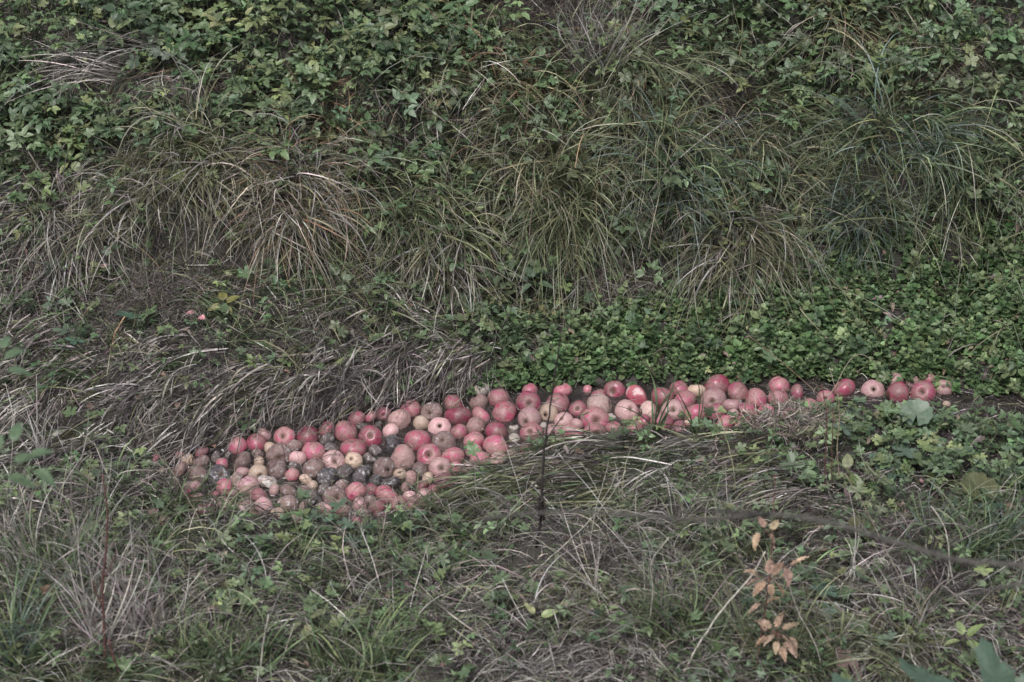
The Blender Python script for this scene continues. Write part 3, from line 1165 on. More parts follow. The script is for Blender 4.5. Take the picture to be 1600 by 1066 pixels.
mat_of_sprigs(B, pe, P, rng.uniform(.55, 1.1, len(P)), pick(C_HERB, len(P), jit=.22), .35)
tag(B.build('herb_carpet', M_LEAF), 'carpet of serrated green leaves in threes covering the upper bank', 'undergrowth', kind='stuff')

B = Batch()
ps = [proto_elder(40 + i, .022, 1, 3, (.02, .06)) for i in range(4)] + [proto_elder(50 + i, .018, 3, 3, (.02, .07)) for i in range(4)] + [proto_fan(60 + i, 'p', .018, 3, (.015, .05)) for i in range(3)]
P, px, py = scatter(50000, lambda px, py: np.clip((herb_zone(px, py) + .10) * np.where(py > 770, .22, 1.0) + .22 * blob(px, py, (1450, 740, 250, 80, 1.3), (500, 900, 240, 90, .7), (1400, 960, 260, 120, .3)), 0, 1) * .8
                     * (1 - .9 * np.clip(blob(px, py, (960, 740, 300, 60, 1.2), (200, 640, 400, 50, 1)), 0, 1)) * np.where(py < 300, .7, 1) * np.where((px < 700) & (px > 250) & (py > 700) & (py < 826), .1, 1))
P[:, 2] += rng.uniform(0, .10, len(P)) * (py < 430) + rng.uniform(0, .03, len(P)) * (py > 780)
mat_of_sprigs(B, ps, P, rng.uniform(.6, 1.4, len(P)), pick(C_HERB, len(P), jit=.25), .35)
tag(B.build('small_herbs', M_LEAF), 'small creeping green herbs scattered between the grass blades', 'herbs', kind='stuff')

B = Batch()
pf = [proto_fan(80 + i, 'd', .036, 3, (.03, .10)) for i in range(5)] + [proto_fan(90 + i, 'p', .036, 2, (.02, .08)) for i in range(3)]
lob = lambda px, py: np.clip(blob(px, py, (1480, 720, 190, 60, .9), (1560, 850, 120, 70, .9), (1380, 680, 90, 22, .7), (1310, 730, 60, 40, .4), (1300, 900, 160, 90, .22), (470, 880, 240, 60, .2), (580, 848, 110, 13, 1.4),
                                  (800, 480, 100, 40, .4), (1120, 380, 120, 70, .2), (200, 500, 200, 60, .18)), 0, 1)
P, px, py = scatter(5200, lambda px, py: lob(px, py) * .42)
mat_of_sprigs(B, pf, P, rng.uniform(.6, 1.1, len(P)), pick(C_HERB, len(P), jit=.2), .3)
tag(B.build('buttercup_leaves', M_LEAF), 'low patches of deeply lobed green leaves on the near bank', 'herbs', kind='stuff')


# --- grasses
def grass(name, n, weight, L, W, cols, tips=None, upr=(.3, 1.1), droop=(.3, 1.3), lean=None, lab='', mat=None, **kw):
    B = Batch()
    C0, cx, cy = scatter(n // 9, weight)          # blades come in little tufts
    nb = len(C0)
    k = np.repeat(np.arange(nb), rng.integers(2, 17, nb))
    m = len(k)
    px, py = cx[k], cy[k]
    P = C0[k] + np.stack([rng.normal(0, .009, m), rng.normal(0, .009, m), 0 * px], -1)
    P[:, 2] = H(P[:, 0], P[:, 1])
    a = rng.uniform(0, 6.28, nb)[k] + rng.normal(0, .6, m)
    d = np.stack([np.cos(a), np.sin(a), (rng.uniform(*upr, nb)[k] * .6 + rng.uniform(*upr, m) * .4)], -1)
    size = np.exp(rng.normal(0, .25, nb))[k]
    tone = np.exp(rng.normal(0, .25, nb))[k][:, None]
    which = rng.integers(0, len(cols), nb)[k]
    mixc = np.where(rng.random(m)[:, None] < .6, np.array(cols)[which], pick(cols, m)) * tone * np.exp(rng.normal(0, .15, (m, 1)))
    if lean is not None:
        d = unit(d) + (lean(px, py) if callable(lean) else np.asarray(lean))
    blades(B, P, d, rng.uniform(*L, m) * size, rng.uniform(*W, m), mixc, droop=rng.uniform(*droop, m), tipcol=pick(tips, m, jit=.2) * tone if tips else None, **kw)
    o = B.build(name, mat or M_GRASS)
    tag(o, lab, 'grass', kind='stuff')
    return o


def clump(px, py, s, k=1.5):
    return np.clip(.5 + k * 2 * fbm(px / s, py / (s * .7), 77), 0, 1)


bank = lambda px, py: (py < 560) * (1 - .93 * edge_sharp(cress_zone(px, py)) * sstep((py - 430) / 90))
fr = lambda px, py: sstep((py - (780 + 30 * np.sin(px / 60))) / 60)
near_open = lambda px, py: np.where(py > 690, 1, 0)
grass('bank_grass', 150000, lambda px, py: bank(px, py) * clump(px, py, 70) * np.clip(.30 + blob(px, py, (900, 260, 330, 190, .8), (1380, 300, 240, 160, .5), (300, 270, 200, 50, .3), (650, 400, 200, 100, .5))
      - blob(px, py, (450, 60, 260, 70, .35), (1330, 130, 120, 60, .2)), 0, 1),
      (.08, .36), (.0014, .0042), C_OLIVE + C_GREEN, C_STRAW + C_OLIVE + C_RUST[:1], upr=(.2, 1.1), droop=(.5, 1.6), curl=.7,
      lean=(0, -.25, 0), kink=.12, lab='long olive green grass leaning down over the bank')
grass('bank_dry_grass', 80000, lambda px, py: bank(px, py) * clump(px, py, 55) * np.clip(.30 * (1 - .5 * blob(px, py, (420, 60, 250, 80, 1))) + blob(px, py, (850, 330, 300, 150, .5), (220, 450, 380, 100, 1.4), (1150, 330, 160, 160, .5), (450, 350, 160, 60, .5)), 0, 1),
      (.08, .28), (.001, .0032), C_STRAW + C_DEAD, C_STRAW + C_RUST[:1], upr=(.1, .9), droop=(.5, 1.8), curl=1.0, kink=.35,
      lean=(0, -.2, 0), mat=M_DRY, lab='dry beige grass tangled through the bank vegetation')
grass('green_sward', 40000, lambda px, py: np.clip(blob(px, py, (110, 290, 110, 35, 1.2), (260, 520, 300, 60, .4), (600, 560, 120, 40, .3), (1480, 380, 100, 50, .5), (860, 540, 100, 40, .4)), 0, 1) * .8,
      (.05, .14), (.0018, .004), C_GREEN, C_GREEN, upr=(.6, 1.8), droop=(.2, .8), lab='short fresh green grass blades in patches on the terrace')
grass('cress_grass', 9000, lambda px, py: edge_sharp(cress_zone(px, py)) * .35, (.06, .2), (.0014, .0036), C_GREEN + C_OLIVE + C_STRAW, C_STRAW + C_OLIVE, upr=(.5, 2), droop=(.4, 1.3), curl=.8, kink=.2,
      lab='thin grass blades poking up through the cress')
# near bank
grass('near_green_grass', 240000, lambda px, py: fr(px, py) * clump(px, py, 60) * np.clip(.55 + blob(px, py, (120, 900, 200, 160, .3), (1500, 950, 250, 120, .2)), 0, 1) * .62,
      (.05, .22), (.0014, .0038), C_GREEN + C_GREEN + C_OLIVE + C_HERB[:2], C_GREEN + C_STRAW[:1], upr=(.4, 1.8), droop=(.3, 1.4), curl=1.0, kink=.1, lab='short green grass standing on the near bank')
grass('near_dry_grass', 360000, lambda px, py: np.clip(fr(px, py) + .5 * (py > 740) * (px < 265), 0, 1) * clump(px + 300, py, 70) * np.clip(.40 + blob(px, py, (760, 950, 260, 130, .35), (100, 800, 180, 160, .4), (1150, 930, 200, 150, .35), (1350, 1000, 200, 80, .3)), 0, 1) * .75,
      (.04, .23), (.0012, .0036), C_STRAW + C_DEAD + C_STRAW[:1], C_STRAW, upr=(.1, 1.6), droop=(.4, 1.8), curl=1.8, kink=.3, mat=M_DRY, lab='curled dry grey beige grass through the near bank')
grass('tall_dry_grass', 14000, lambda px, py: np.clip(blob(px, py, (130, 900, 120, 160, 1.0), (60, 780, 140, 80, .6), (250, 950, 90, 100, .4), (1180, 960, 80, 90, .3)), 0, 1) * .6,
      (.16, .34), (.0015, .0035), C_STRAW + C_DEAD[:1] + C_GREEN[:1], C_STRAW, upr=(1.6, 4.5), droop=(.1, .7), curl=.5, kink=.25, mat=M_DRY, lab='tall upright dry grass at the left of the near bank')


def combed(name, n, weight, direction, spread, L, W, cols, tips, lab, mat, zl=(.0, .03), upz=(-.05, .25), droop=(.4, 1.0), lift=.009):
    B = Batch()
    C0, cx, cy = scatter(n // 22, weight)
    nb = len(C0)
    per = rng.integers(8, 38, nb)
    k = np.repeat(np.arange(nb), per)
    m = len(k)
    px, py = cx[k], cy[k]
    base = direction(px, py)
    a_b = base[k * 0 + np.arange(m)] + (fbm(px / 130, py / 60, 55) * .9) + rng.normal(0, spread, nb)[k]
    a = a_b + rng.normal(0, .22, m)
    P = C0[k] + np.stack([rng.normal(0, .016, m), rng.normal(0, .016, m), 0 * px], -1)
    P[:, 2] = floor_top(P[:, 0], P[:, 1]) + rng.uniform(0, .03, nb)[k]
    tone = np.exp(rng.normal(.06, .20, nb))[k][:, None]
    which = rng.integers(0, len(cols), nb)[k]
    mixc = np.where(rng.random(m)[:, None] < .65, np.array(cols)[which], pick(cols, m))
    d = np.stack([np.cos(a), np.sin(a), rng.uniform(*upz, m)], -1)
    P = P + np.stack([0 * px, 0 * px, rng.uniform(*zl, m)], -1)
    blades(B, P, d, rng.uniform(*L, m), rng.uniform(*W, m), mixc * tone * np.exp(rng.normal(0, .16, (m, 1))), droop=rng.uniform(*droop, m), curl=.5, tipcol=mixc * tone, lift=lift, segs=8, kink=.1)
    o = B.build(name, mat)
    tag(o, lab, 'grass', kind='stuff')


grass('loose_straws', 9000, lambda px, py: (py > 790) * .5, (.12, .34), (.0009, .0022), C_STRAW + C_OLIVE[:1], C_STRAW, upr=(.5, 2.2), droop=(.2, 1.0), curl=1.2, kink=.3, mat=M_DRY,
      lab='long loose pale straws arching over the near bank')
grass('loose_bank_straws', 6000, lambda px, py: (py < 420) * .5, (.12, .34), (.0009, .0022), C_STRAW + C_OLIVE[:1] + C_RUST[:1], C_STRAW, upr=(.3, 1.6), droop=(.2, 1.2), curl=1.2, kink=.3, mat=M_DRY,
      lab='long loose pale straws arching over the far bank')

# swept dry mat at the left of the stream: roots up-right, tips down-left
left_mat = lambda px, py: np.clip(blob(px, py, (330, 610, 330, 62, 1.3), (60, 640, 240, 75, 1.3), (600, 560, 140, 45, .9), (60, 720, 160, 50, .6), (690, 580, 70, 30, 1.2), (560, 620, 130, 25, 1.0)), 0, 1) * (py < 760)
combed('swept_grass_mat', 165000, lambda px, py: left_mat(px, py) * .62, lambda px, py: np.radians(212 - 14 * np.clip((px - 200) / 500, -1, 1)), .46, (.08, .30), (.0016, .005),
       C_STRAW + C_DEAD[:3] + C_OLIVE[:2] + C_STRAW[:3], C_STRAW + C_DEAD[:3], 'thick mat of flattened grey beige grass swept down to the pool', M_DRY, zl=(.0, .05))
shore = lambda px, py: (px > 240) * (px < 760) * sstep((py - (np.interp(px, [240, 400, 560, 640, 760], [650, 606, 575, 550, 535]))) / 14)
combed('overhanging_grass', 170000, lambda px, py: shore(px, py) * (py < 706) * .8, lambda px, py: np.radians(222 + 0 * px), .38, (.08, .26), (.0014, .0045),
       C_DEAD + C_STRAW + C_DEAD, C_STRAW + C_DEAD, 'ragged dead grass hanging over the far rim of the pool', M_DRY, zl=(.0, .04), droop=(.6, 1.4))
combed('swept_green_grass', 14000, lambda px, py: left_mat(px, py) * .5, lambda px, py: np.radians(215 + 0 * px), .5, (.10, .3), (.002, .005),
       C_GREEN, C_GREEN, 'green blades mixed into the flattened mat left of the pool', M_GRASS, zl=(.01, .05))
right_mat = lambda px, py: np.clip(blob(px, py, (1020, 726, 240, 34, 1.5), (860, 730, 110, 34, 1.1), (1180, 760, 120, 50, .7), (780, 775, 70, 25, .6), (1250, 790, 120, 30, .4)), 0, 1) * (py > 12 + np.interp(px, [q[0] for q in NEAR_PX], [q[1] for q in NEAR_PX]))
combed('flattened_grass_bank', 130000, lambda px, py: right_mat(px, py) * .62, lambda px, py: np.radians(188 + 10 * np.sin(px / 90) - 8 * (px > 1150)), .16, (.14, .34), (.0016, .0042),
       C_OLIVE + C_STRAW + C_DEAD + C_GREEN, C_STRAW + C_OLIVE, 'combed flat olive and beige grass on the bank below the channel', M_GRASS, zl=(.0, .045))
# broken bits lying across the combed mats
B = Batch()
P, px, py = scatter(90000, lambda px, py: .55 * np.clip(left_mat(px, py) + right_mat(px, py) + shore(px, py) * (py < 700), 0, 1))
n = len(P)
P[:, 2] += rng.uniform(.01, .055, n)
a = rng.uniform(0, 6.28, n)
blades(B, P, np.stack([np.cos(a), np.sin(a) * .7, rng.uniform(-.1, .3, n)], -1), rng.uniform(.02, .15, n), rng.uniform(.001, .004, n), pick(C_DEAD + C_STRAW[:2] + C_STRAW[3:] + C_GREEN[:1], n, jit=.25), droop=.9, curl=1.8, segs=6, kink=.5)
P, px, py = scatter(5000, lambda px, py: .5 * np.clip(left_mat(px, py) + right_mat(px, py), 0, 1))
n = len(P)
place(B, crumple, P + [0, 0, .04], Rz(rng.uniform(0, 6.28, n)) @ Rx(rng.normal(0, .6, n)) @ Ry(rng.normal(0, .6, n)), rng.uniform(.010, .028, n), pick(C_DEAD + [(.22, .16, .13), (.28, .23, .19)], n))
tag(B.build('broken_straw', M_DRY), 'broken crossing straw and leaf scraps on the combed grass mats', 'litter', kind='stuff')
B = Batch()
P, px, py = scatter(9000, lambda px, py: .12 * np.clip(left_mat(px, py) + right_mat(px, py), 0, 1))
P[:, 2] += rng.uniform(.01, .04, len(P))
mat_of_sprigs(B, ps, P, rng.uniform(.6, 1.3, len(P)), pick(C_HERB, len(P), jit=.2), .35)
tag(B.build('mat_seedlings', M_LEAF), 'little green shoots coming up through the combed grass mats', 'herbs', kind='stuff')
combed('straw_band', 45000, lambda px, py: np.clip(blob(px, py, (255, 160, 80, 20, 1.2), (170, 180, 90, 14, .8)), 0, 1), lambda px, py: np.radians(176 + 0 * px), .2, (.2, .42), (.0016, .003),
       C_STRAW, C_STRAW, 'band of pale combed straw across the leaves at upper left', M_DRY, zl=(.07, .15), upz=(.0, .3), droop=(.2, .6))


# ================================================================== SINGLE PLANTS, STEMS AND LEAVES
def px_dir(dx, dy):
    """rough world direction along the ground for a direction in the picture"""
    v = RIGHT * dx + UP * (-dy)
    return v / np.linalg.norm(v)


def tussock(px, py, n, L, W, cols, tips, label, lean=(0, -.3, 0), up=(.6, 1.6), droop=(.8, 1.7), rad_=.05, dry=False, group='grass tussocks on the banks', name='grass_tussock', curl=.5, lift0=0.0):
    c = ground(px, py)
    if n > 100:
        n = int(n * 1.35)
        L = L * 1.12
    nl = max(3, n // 11)                       # blades hang together in locks
    lk = rng.integers(0, nl, n)
    a = rng.uniform(0, 6.28, nl)[lk] + rng.normal(0, .25, n)
    rr = rad_ * (1.3 if n > 150 else 1) * np.sqrt(rng.random(nl))[lk] + rng.normal(0, .006, n)
    x, y = c[0] + np.cos(a) * rr * 1.3, c[1] + np.sin(a) * rr
    P = np.stack([x, y, H(x, y) + rng.uniform(0, .02, n) + lift0], -1)
    a2 = a + rng.normal(0, 1.1, nl)[lk] + rng.normal(0, .45, n)
    tone = np.exp(rng.normal(0, .28, nl))[lk][:, None]
    d = np.stack([np.cos(a2) * .8, np.sin(a2) * .8, rng.uniform(*up, nl)[lk] * rng.uniform(.8, 1.2, n)], -1) + np.asarray(lean)
    B = Batch()
    blades(B, P, d, rng.uniform(L * .35, L, n), rng.uniform(*W, n), pick(cols, n, jit=.2) * tone, droop=rng.uniform(*droop, n), curl=curl * 2.2, segs=9,
           tipcol=pick(tips, n, jit=.2) * tone, kink=.08, lift=.012)
    o = B.build(name, M_DRY if dry else M_GRASS, origin=c)
    return tag(o, label, 'grass tussock', group)


G_, O_, S_, D_, BL, RU = C_GREEN, C_OLIVE, C_STRAW, C_DEAD, C_BLUE, C_RUST
tussock(315, 275, 420, .34, (.002, .0045), O_ + S_[:1], S_ + O_, 'big olive tussock spilling down the bank at centre left', (-.25, -.7, 0))
tussock(215, 315, 260, .32, (.002, .0045), O_ + S_, S_, 'dry tussock flopping left beside the big olive tussock', (-.9, -.4, 0), up=(.3, 1))
tussock(455, 322, 460, .34, (.002, .0045), S_ + RU[:1] + O_, S_ + RU, 'rusty brown tussock with a mop of hanging blades', (.1, -.7, 0))
tussock(520, 405, 170, .24, (.002, .0045), G_ + O_ + C_YEL[:1], G_ + C_YEL[:1], 'fan of yellow green blades below the rusty tussock', (-.6, -.7, 0))
tussock(505, 185, 120, .24, (.002, .004), O_ + RU, RU + S_, 'small reddish tuft arching among the upper leaves', (.3, -.3, 0))
tussock(650, 40, 130, .26, (.002, .004), O_ + G_, RU + O_, 'arching olive tuft at the top beside the dark gap', (.5, -.2, 0))
tussock(1400, 225, 260, .40, (.0024, .0048), BL + G_ + O_[:1], BL + G_ + S_[:1], 'large blue green tussock arching over the right bank', (.35, -.5, 0))
tussock(1340, 345, 130, .30, (.0026, .005), BL + G_[:1], BL + O_[:1], 'blue green blades hanging like a fountain above the cress', (.1, -.9, 0), up=(.3, 1.2), rad_=.03)
tussock(1215, 470, 130, .32, (.003, .0055), BL + G_, BL, 'blue green tuft sweeping left over the cress edge', (-1.3, -.5, 0), up=(.1, .5), rad_=.025)
tussock(1310, 50, 190, .34, (.0022, .0045), O_ + RU[2:], O_ + RU[2:] + S_, 'red tinged olive tussock near the top right', (.8, -.3, 0), up=(.3, 1))
tussock(1190, 225, 300, .36, (.002, .0042), O_ + G_, O_ + S_, 'olive grass combed right beside the brown dead patch', (1.2, -.4, 0), up=(.2, .9), rad_=.09)
tussock(1010, 190, 330, .34, (.002, .0045), O_ + G_, O_ + RU[:1] + S_[:1], 'broad olive tussock on the crest in the upper middle', (.1, -.4, 0), rad_=.08)
tussock(930, 130, 150, .36, (.0015, .003), S_ + D_ + O_, S_, 'bundle of dry upright stalks leaning right at top centre', (.5, .1, 0), up=(1.2, 2.4), droop=(.1, .5), rad_=.03)
tussock(1055, 300, 220, .36, (.0028, .0055), G_ + BL, BL + O_[:1], 'coarse green tussock with long crossing blades in the middle', (.1, -.4, 0), up=(.8, 2), rad_=.04)
tussock(830, 250, 260, .32, (.0018, .004), O_, O_ + S_[:2], 'fine olive tussock left of the crest', (-.2, -.5, 0), rad_=.07)
tussock(695, 385, 260, .30, (.002, .0045), S_ + O_, S_, 'straw coloured tussock hanging down left of centre', (-.3, -.9, 0), up=(.2, 1))
tussock(905, 330, 260, .34, (.002, .0042), O_ + G_, O_ + S_[:1], 'olive tussock drooping above the dark hollow', (-.1, -.8, 0), up=(.3, 1.2))
tussock(1150, 385, 280, .36, (.002, .0045), O_ + S_[:1], S_ + O_, 'drooping olive tussock left of the cress', (.0, -.9, 0), up=(.3, 1.2))
tussock(60, 350, 300, .32, (.002, .0045), S_ + D_[:1], S_, 'pale dry tussock flattened at the left edge', (-.6, -.6, 0), up=(.1, .7), rad_=.08, dry=True)
tussock(610, 330, 220, .3, (.002, .004), G_ + O_, O_, 'green tussock right of the rusty one', (.3, -.6, 0))
tussock(1520, 300, 180, .3, (.0022, .0045), G_ + BL[:1], O_, 'green tussock by the right edge of the bank', (-.4, -.5, 0))
tussock(770, 130, 180, .3, (.0018, .0038), O_ + RU[:1], RU + O_, 'reddish olive tussock below the dark brush', (.2, -.4, 0))
tussock(1430, 120, 200, .34, (.002, .0042), O_ + RU[:1], RU + S_, 'rust tipped tussock leaning right in the upper right', (1.1, -.2, 0), up=(.2, .8))
NG = 'grass tufts on the near bank'
tussock(1016, 690, 16, .26, (.005, .0075), [(.07, .10, .05)], [(.09, .12, .07)], 'dark green tuft of broad blades at the channel edge', (.2, .1, 0), up=(2, 5), droop=(.2, 1.2), rad_=.015, group=NG, name='grass_tuft', curl=.3)
tussock(1092, 694, 9, .24, (.003, .0045), [(.06, .08, .04)], [(.12, .13, .08)], 'thin tuft of dark upright blades in front of the channel', (-.4, .1, 0), up=(3, 6), droop=(.1, .4), rad_=.012, group=NG, name='grass_tuft', curl=.2)
tussock(1160, 690, 7, .14, (.003, .0045), [(.06, .07, .04)], [(.10, .11, .07)], 'short sparse tuft of spears before the narrow channel', (-.1, .1, 0), up=(3, 6), droop=(.1, .3), rad_=.04, group=NG, name='grass_tuft', curl=.2)
tussock(290, 812, 40, .30, (.003, .0055), G_, G_ + S_[:1], 'bright green tuft sprawling at the left end of the pool', (.7, -.3, 0), up=(.3, 1.2), rad_=.035, group=NG, name='grass_tuft')
tussock(190, 780, 110, .26, (.002, .004), S_ + G_, S_, 'mixed green and straw tuft left of the pool', (.1, -.2, 0), up=(.6, 2), rad_=.05, group=NG, name='grass_tuft')
tussock(90, 930, 160, .34, (.0025, .0045), G_ + S_, S_ + G_, 'tall tuft of green and straw in the lower left corner', (.1, 0, 0), up=(1.2, 3), droop=(.2, .9), rad_=.07, group=NG, name='grass_tuft')
tussock(190, 1010, 160, .32, (.0022, .0042), S_ + D_[:1], S_, 'pale straw tuft beside the red stem at lower left', (.1, 0, 0), up=(1.5, 4), droop=(.2, .8), rad_=.06, group=NG, name='grass_tuft')
tussock(30, 1040, 110, .32, (.003, .005), G_ + BL, G_, 'green tuft in the very corner at bottom left', (.1, 0, 0), up=(1.2, 3), droop=(.3, .9), rad_=.06, group=NG, name='grass_tuft')
tussock(355, 1055, 120, .24, (.003, .005), G_, G_ + O_, 'fresh green tuft on the bottom edge left of centre', (.2, 0, 0), up=(1, 3), droop=(.3, .9), rad_=.06, group=NG, name='grass_tuft')
tussock(560, 1060, 150, .24, (.003, .005), G_ + C_YEL[:1], G_, 'lush green tuft on the bottom edge', (0, 0, 0), up=(1, 3), droop=(.3, .9), rad_=.07, group=NG, name='grass_tuft')
tussock(700, 945, 170, .16, (.0016, .0032), S_ + D_[:1], S_, 'curly bleached tuft below the pool', (0, -.1, 0), up=(.6, 2.4), droop=(.5, 1.8), rad_=.06, group=NG, name='grass_tuft', curl=1.8, dry=True)
tussock(900, 960, 190, .20, (.0018, .0036), O_ + S_, S_, 'olive tuft in the middle of the near bank', (0, -.1, 0), up=(.6, 2.4), droop=(.5, 1.5), rad_=.07, group=NG, name='grass_tuft', curl=1.0)
tussock(1105, 850, 170, .24, (.002, .004), G_ + S_, S_ + G_, 'long tuft combed left above the tan sapling', (-.9, .1, 0), up=(.5, 1.6), droop=(.3, 1), rad_=.06, group=NG, name='grass_tuft')
tussock(1500, 880, 190, .28, (.0025, .0045), G_ + BL[:1], G_ + S_[:1], 'green tuft under the blurred branch at right', (-.1, 0, 0), up=(.8, 2.4), droop=(.4, 1.2), rad_=.07, group=NG, name='grass_tuft')
tussock(1400, 1010, 200, .26, (.002, .004), O_ + S_, S_, 'olive straw tuft near the bottom right', (-.3, -.1, 0), up=(.4, 1.8), droop=(.5, 1.4), rad_=.07, group=NG, name='grass_tuft')
tussock(1240, 1040, 170, .26, (.002, .004), O_ + G_, O_, 'olive green tuft below the tan sapling', (.2, 0, 0), up=(.8, 2.4), droop=(.4, 1.2), rad_=.06, group=NG, name='grass_tuft')
tussock(1075, 1000, 170, .24, (.002, .004), G_ + D_[:1], O_ + S_[:1], 'dull green tuft left of the tan sapling', (0, 0, 0), up=(.9, 2.6), droop=(.3, 1), rad_=.06, group=NG, name='grass_tuft')
tussock(1560, 780, 80, .2, (.002, .004), G_, O_, 'small green tuft by the big olive leaf', (-.3, 0, 0), up=(.6, 1.8), rad_=.05, group=NG, name='grass_tuft')


def leaf_obj(tpl, pos, yaw, pitch, roll, size, col, mat=None, name='leaf', parent=None, origin=None):
    b = Batch()
    R = Rz(np.array([yaw])) @ Rx(np.array([pitch])) @ Ry(np.array([roll]))
    place(b, tpl, np.array([pos], float), R, np.array([size]), np.array([col], float))
    return b.build(name, mat or M_LEAF, parent=parent, origin=origin)


BIG = leaf_ovate(14, .55, .05, .28, .30, wave=.012)
BIGW = leaf_ovate(14, .72, .05, .2, .25, wave=.02)
TOCAM = np.array([0, -math.cos(PITCH), math.sin(PITCH)])


def herb(px, py, leaves, size, cols, label, h=.10, group='yellow leaved herbs', name='herb_plant', cat='herb', tpl=None, stemcol=(.10, .12, .06), foot=None):
    """a stalk with separate leaves; leaves are (dx, dy) in picture pixels from the head of the plant"""
    head = ground(px, py, h)
    base = np.array([head[0], head[1], 0.0]) if foot is None else ground(*foot)
    base[2] = H(base[0], base[1])
    root = empty(name, base)
    b = Batch()
    hl = head - base
    tube(b, [(0, 0, -.01), hl * .5 + [.006, 0, .004], hl], .0016, .0011, stemcol, sides=5, sub=4)
    k = CAM_D / FX
    for (dx, dy) in leaves:
        o = RIGHT * dx * k + UP * (-dy) * k
        tube(b, [hl, hl + o * .25], .0009, .0007, stemcol, sides=4, sub=1)
        yaw = math.atan2(-o[0], o[1] + o[2] * .6 + 1e-6)
        pt = rng.normal(.25, .15) + (.35 if dy < 0 else -.35)
        leaf_obj(tpl or (BIG if rng.random() < .6 else BIGW), hl + o * .25, yaw, pt, rng.normal(0, .25), size * rng.uniform(.85, 1.15), pick(cols, 1, jit=.12)[0], parent=root)
    b.build('stem', M_LEAF, parent=root)
    return tag(root, label, cat, group)


Y5 = [(-22, -8), (-14, 18), (14, 16), (24, -6), (2, -22)]
Y4 = [(-20, 2), (-6, 20), (18, 10), (8, -20)]
Y3 = [(-18, -4), (6, 18), (20, -8)]
herb(480, 88, [(-30, 2), (-8, 22), (22, -6), (30, 12), (4, -16)], .05, C_YEL, 'yellow herb with toothed leaves high on the bank left of centre')
herb(475, 130, Y4, .045, C_YEL[:2] + C_HERB[:1], 'yellowing herb just under the brightest yellow one', h=.08)
herb(110, 250, Y5, .042, C_YEL, 'yellow herb among dark leaves near the left edge')
herb(692, 150, [(-24, -4), (24, -8), (0, -12), (10, 16), (-12, 16)], .044, C_YEL, 'yellow green herb alone above the olive grass')
herb(445, 172, Y5, .05, [C_YEL[2]] + C_HERB[3:4], 'light green herb at the right end of the straw band', h=.09)
herb(345, 325, Y4, .03, C_YEL, 'small yellow herb inside the big olive tussock')
herb(350, 475, [(-16, 8), (-4, -20), (16, -6), (10, 14)], .045, [(.15, .15, .05)], 'olive yellow herb on the litter of the left terrace', h=.05)
herb(375, 920, [(-26, 0), (0, -12), (16, 14), (-6, 18), (28, 4)], .036, [C_YEL[2], (.14, .19, .09)], 'pale green herb below the left end of the pool', h=.05)
herb(478, 970, [(24, -10), (-20, 8), (4, 14)], .045, [C_YEL[1], (.2, .22, .12)], 'pale herb with one long leaf in the lower left', h=.05)
herb(838, 965, [(-12, -16), (26, -4)], .045, [(.20, .25, .12), (.22, .25, .13)], 'two leaved pale green sprig in the middle of the near bank', h=.06)
herb(1325, 738, [(0, -20), (-20, 8), (14, 12)], .045, [C_YEL[2]], 'yellow green sprig in front of the narrow channel', h=.06)
herb(575, 462, Y3, .03, C_YEL[1:], 'small yellow sprig below the green tussock', h=.05)
herb(1258, 352, [(-6, -16), (8, 12), (-12, 6), (12, -6)], .03, C_YEL, 'pale yellow sprig on the bank above the cress', h=.06)
herb(1135, 110, Y3, .032, C_YEL[:1] + S_[:1], 'cream leaved sprig near the top right', h=.05)
herb(1180, 382, Y4, .034, C_YEL[2:] + C_HERB[3:4], 'light green sprig in the drooping olive tussock', h=.06)
herb(1505, 1000, [(-16, 4), (-4, -24), (22, -14), (14, 8)], .05, [(.16, .22, .09)], 'light green shoot beside the dark lobed leaf', h=.10)
herb(850, 250, Y3, .03, C_YEL[:1], 'yellow sprig inside the fine olive tussock', h=.07)
GH = 'single green herbs'
herb(835, 440, [(-34, -2), (-18, 14), (22, 8), (16, -18), (-8, -20)], .05, [(.085, .13, .085)], 'herb with large pale green oval leaves in the middle of the slope', group=GH)
herb(385, 658, [(0, -18), (-16, 4), (16, 0), (-4, 16), (12, 12)], .036, [(.085, .14, .075)], 'small star shaped green herb at the far rim of the pool', h=.05, group=GH)
herb(800, 350, [(-22, 0), (22, 2), (0, 22), (-8, -16), (14, -12)], .032, [(.09, .13, .08)], 'star shaped pale green herb on the central slope', group=GH, h=.07)
herb(1135, 215, [(-16, 0), (16, 2), (0, 16), (-8, -14), (12, -12)], .032, [(.10, .14, .09)], 'star shaped herb beside the brown dead patch', group=GH, h=.07)
herb(1375, 68, [(-20, 6), (20, 6), (0, -20), (-10, 18), (14, 20)], .05, [(.08, .13, .065)], 'green herb over the rust tipped tussock', group=GH, h=.09)
herb(1190, 85, [(-22, 0), (22, -4), (0, -18), (4, 20)], .045, [(.075, .125, .07)], 'green herb on the bare brown strip near the top', group=GH, h=.07)
herb(335, 40, [(-20, 0), (20, 0), (0, 20), (6, -18)], .055, C_HERB[1:2], 'large leaved green herb at upper left', group=GH, h=.13)
herb(175, 50, Y5, .055, C_HERB[1:2] + C_YEL[2:], 'light green herb near the top left corner', group=GH, h=.13)
PG = 'lobed leaved plants'
PALMB, DEEPB, ROUND, MAPLE = leaf_fan('palmate', 60, .15, 3), leaf_fan('deep', 60, .12, 4), leaf_fan('round', 50, .22, 5), leaf_fan('maple', 60, .10, 6)
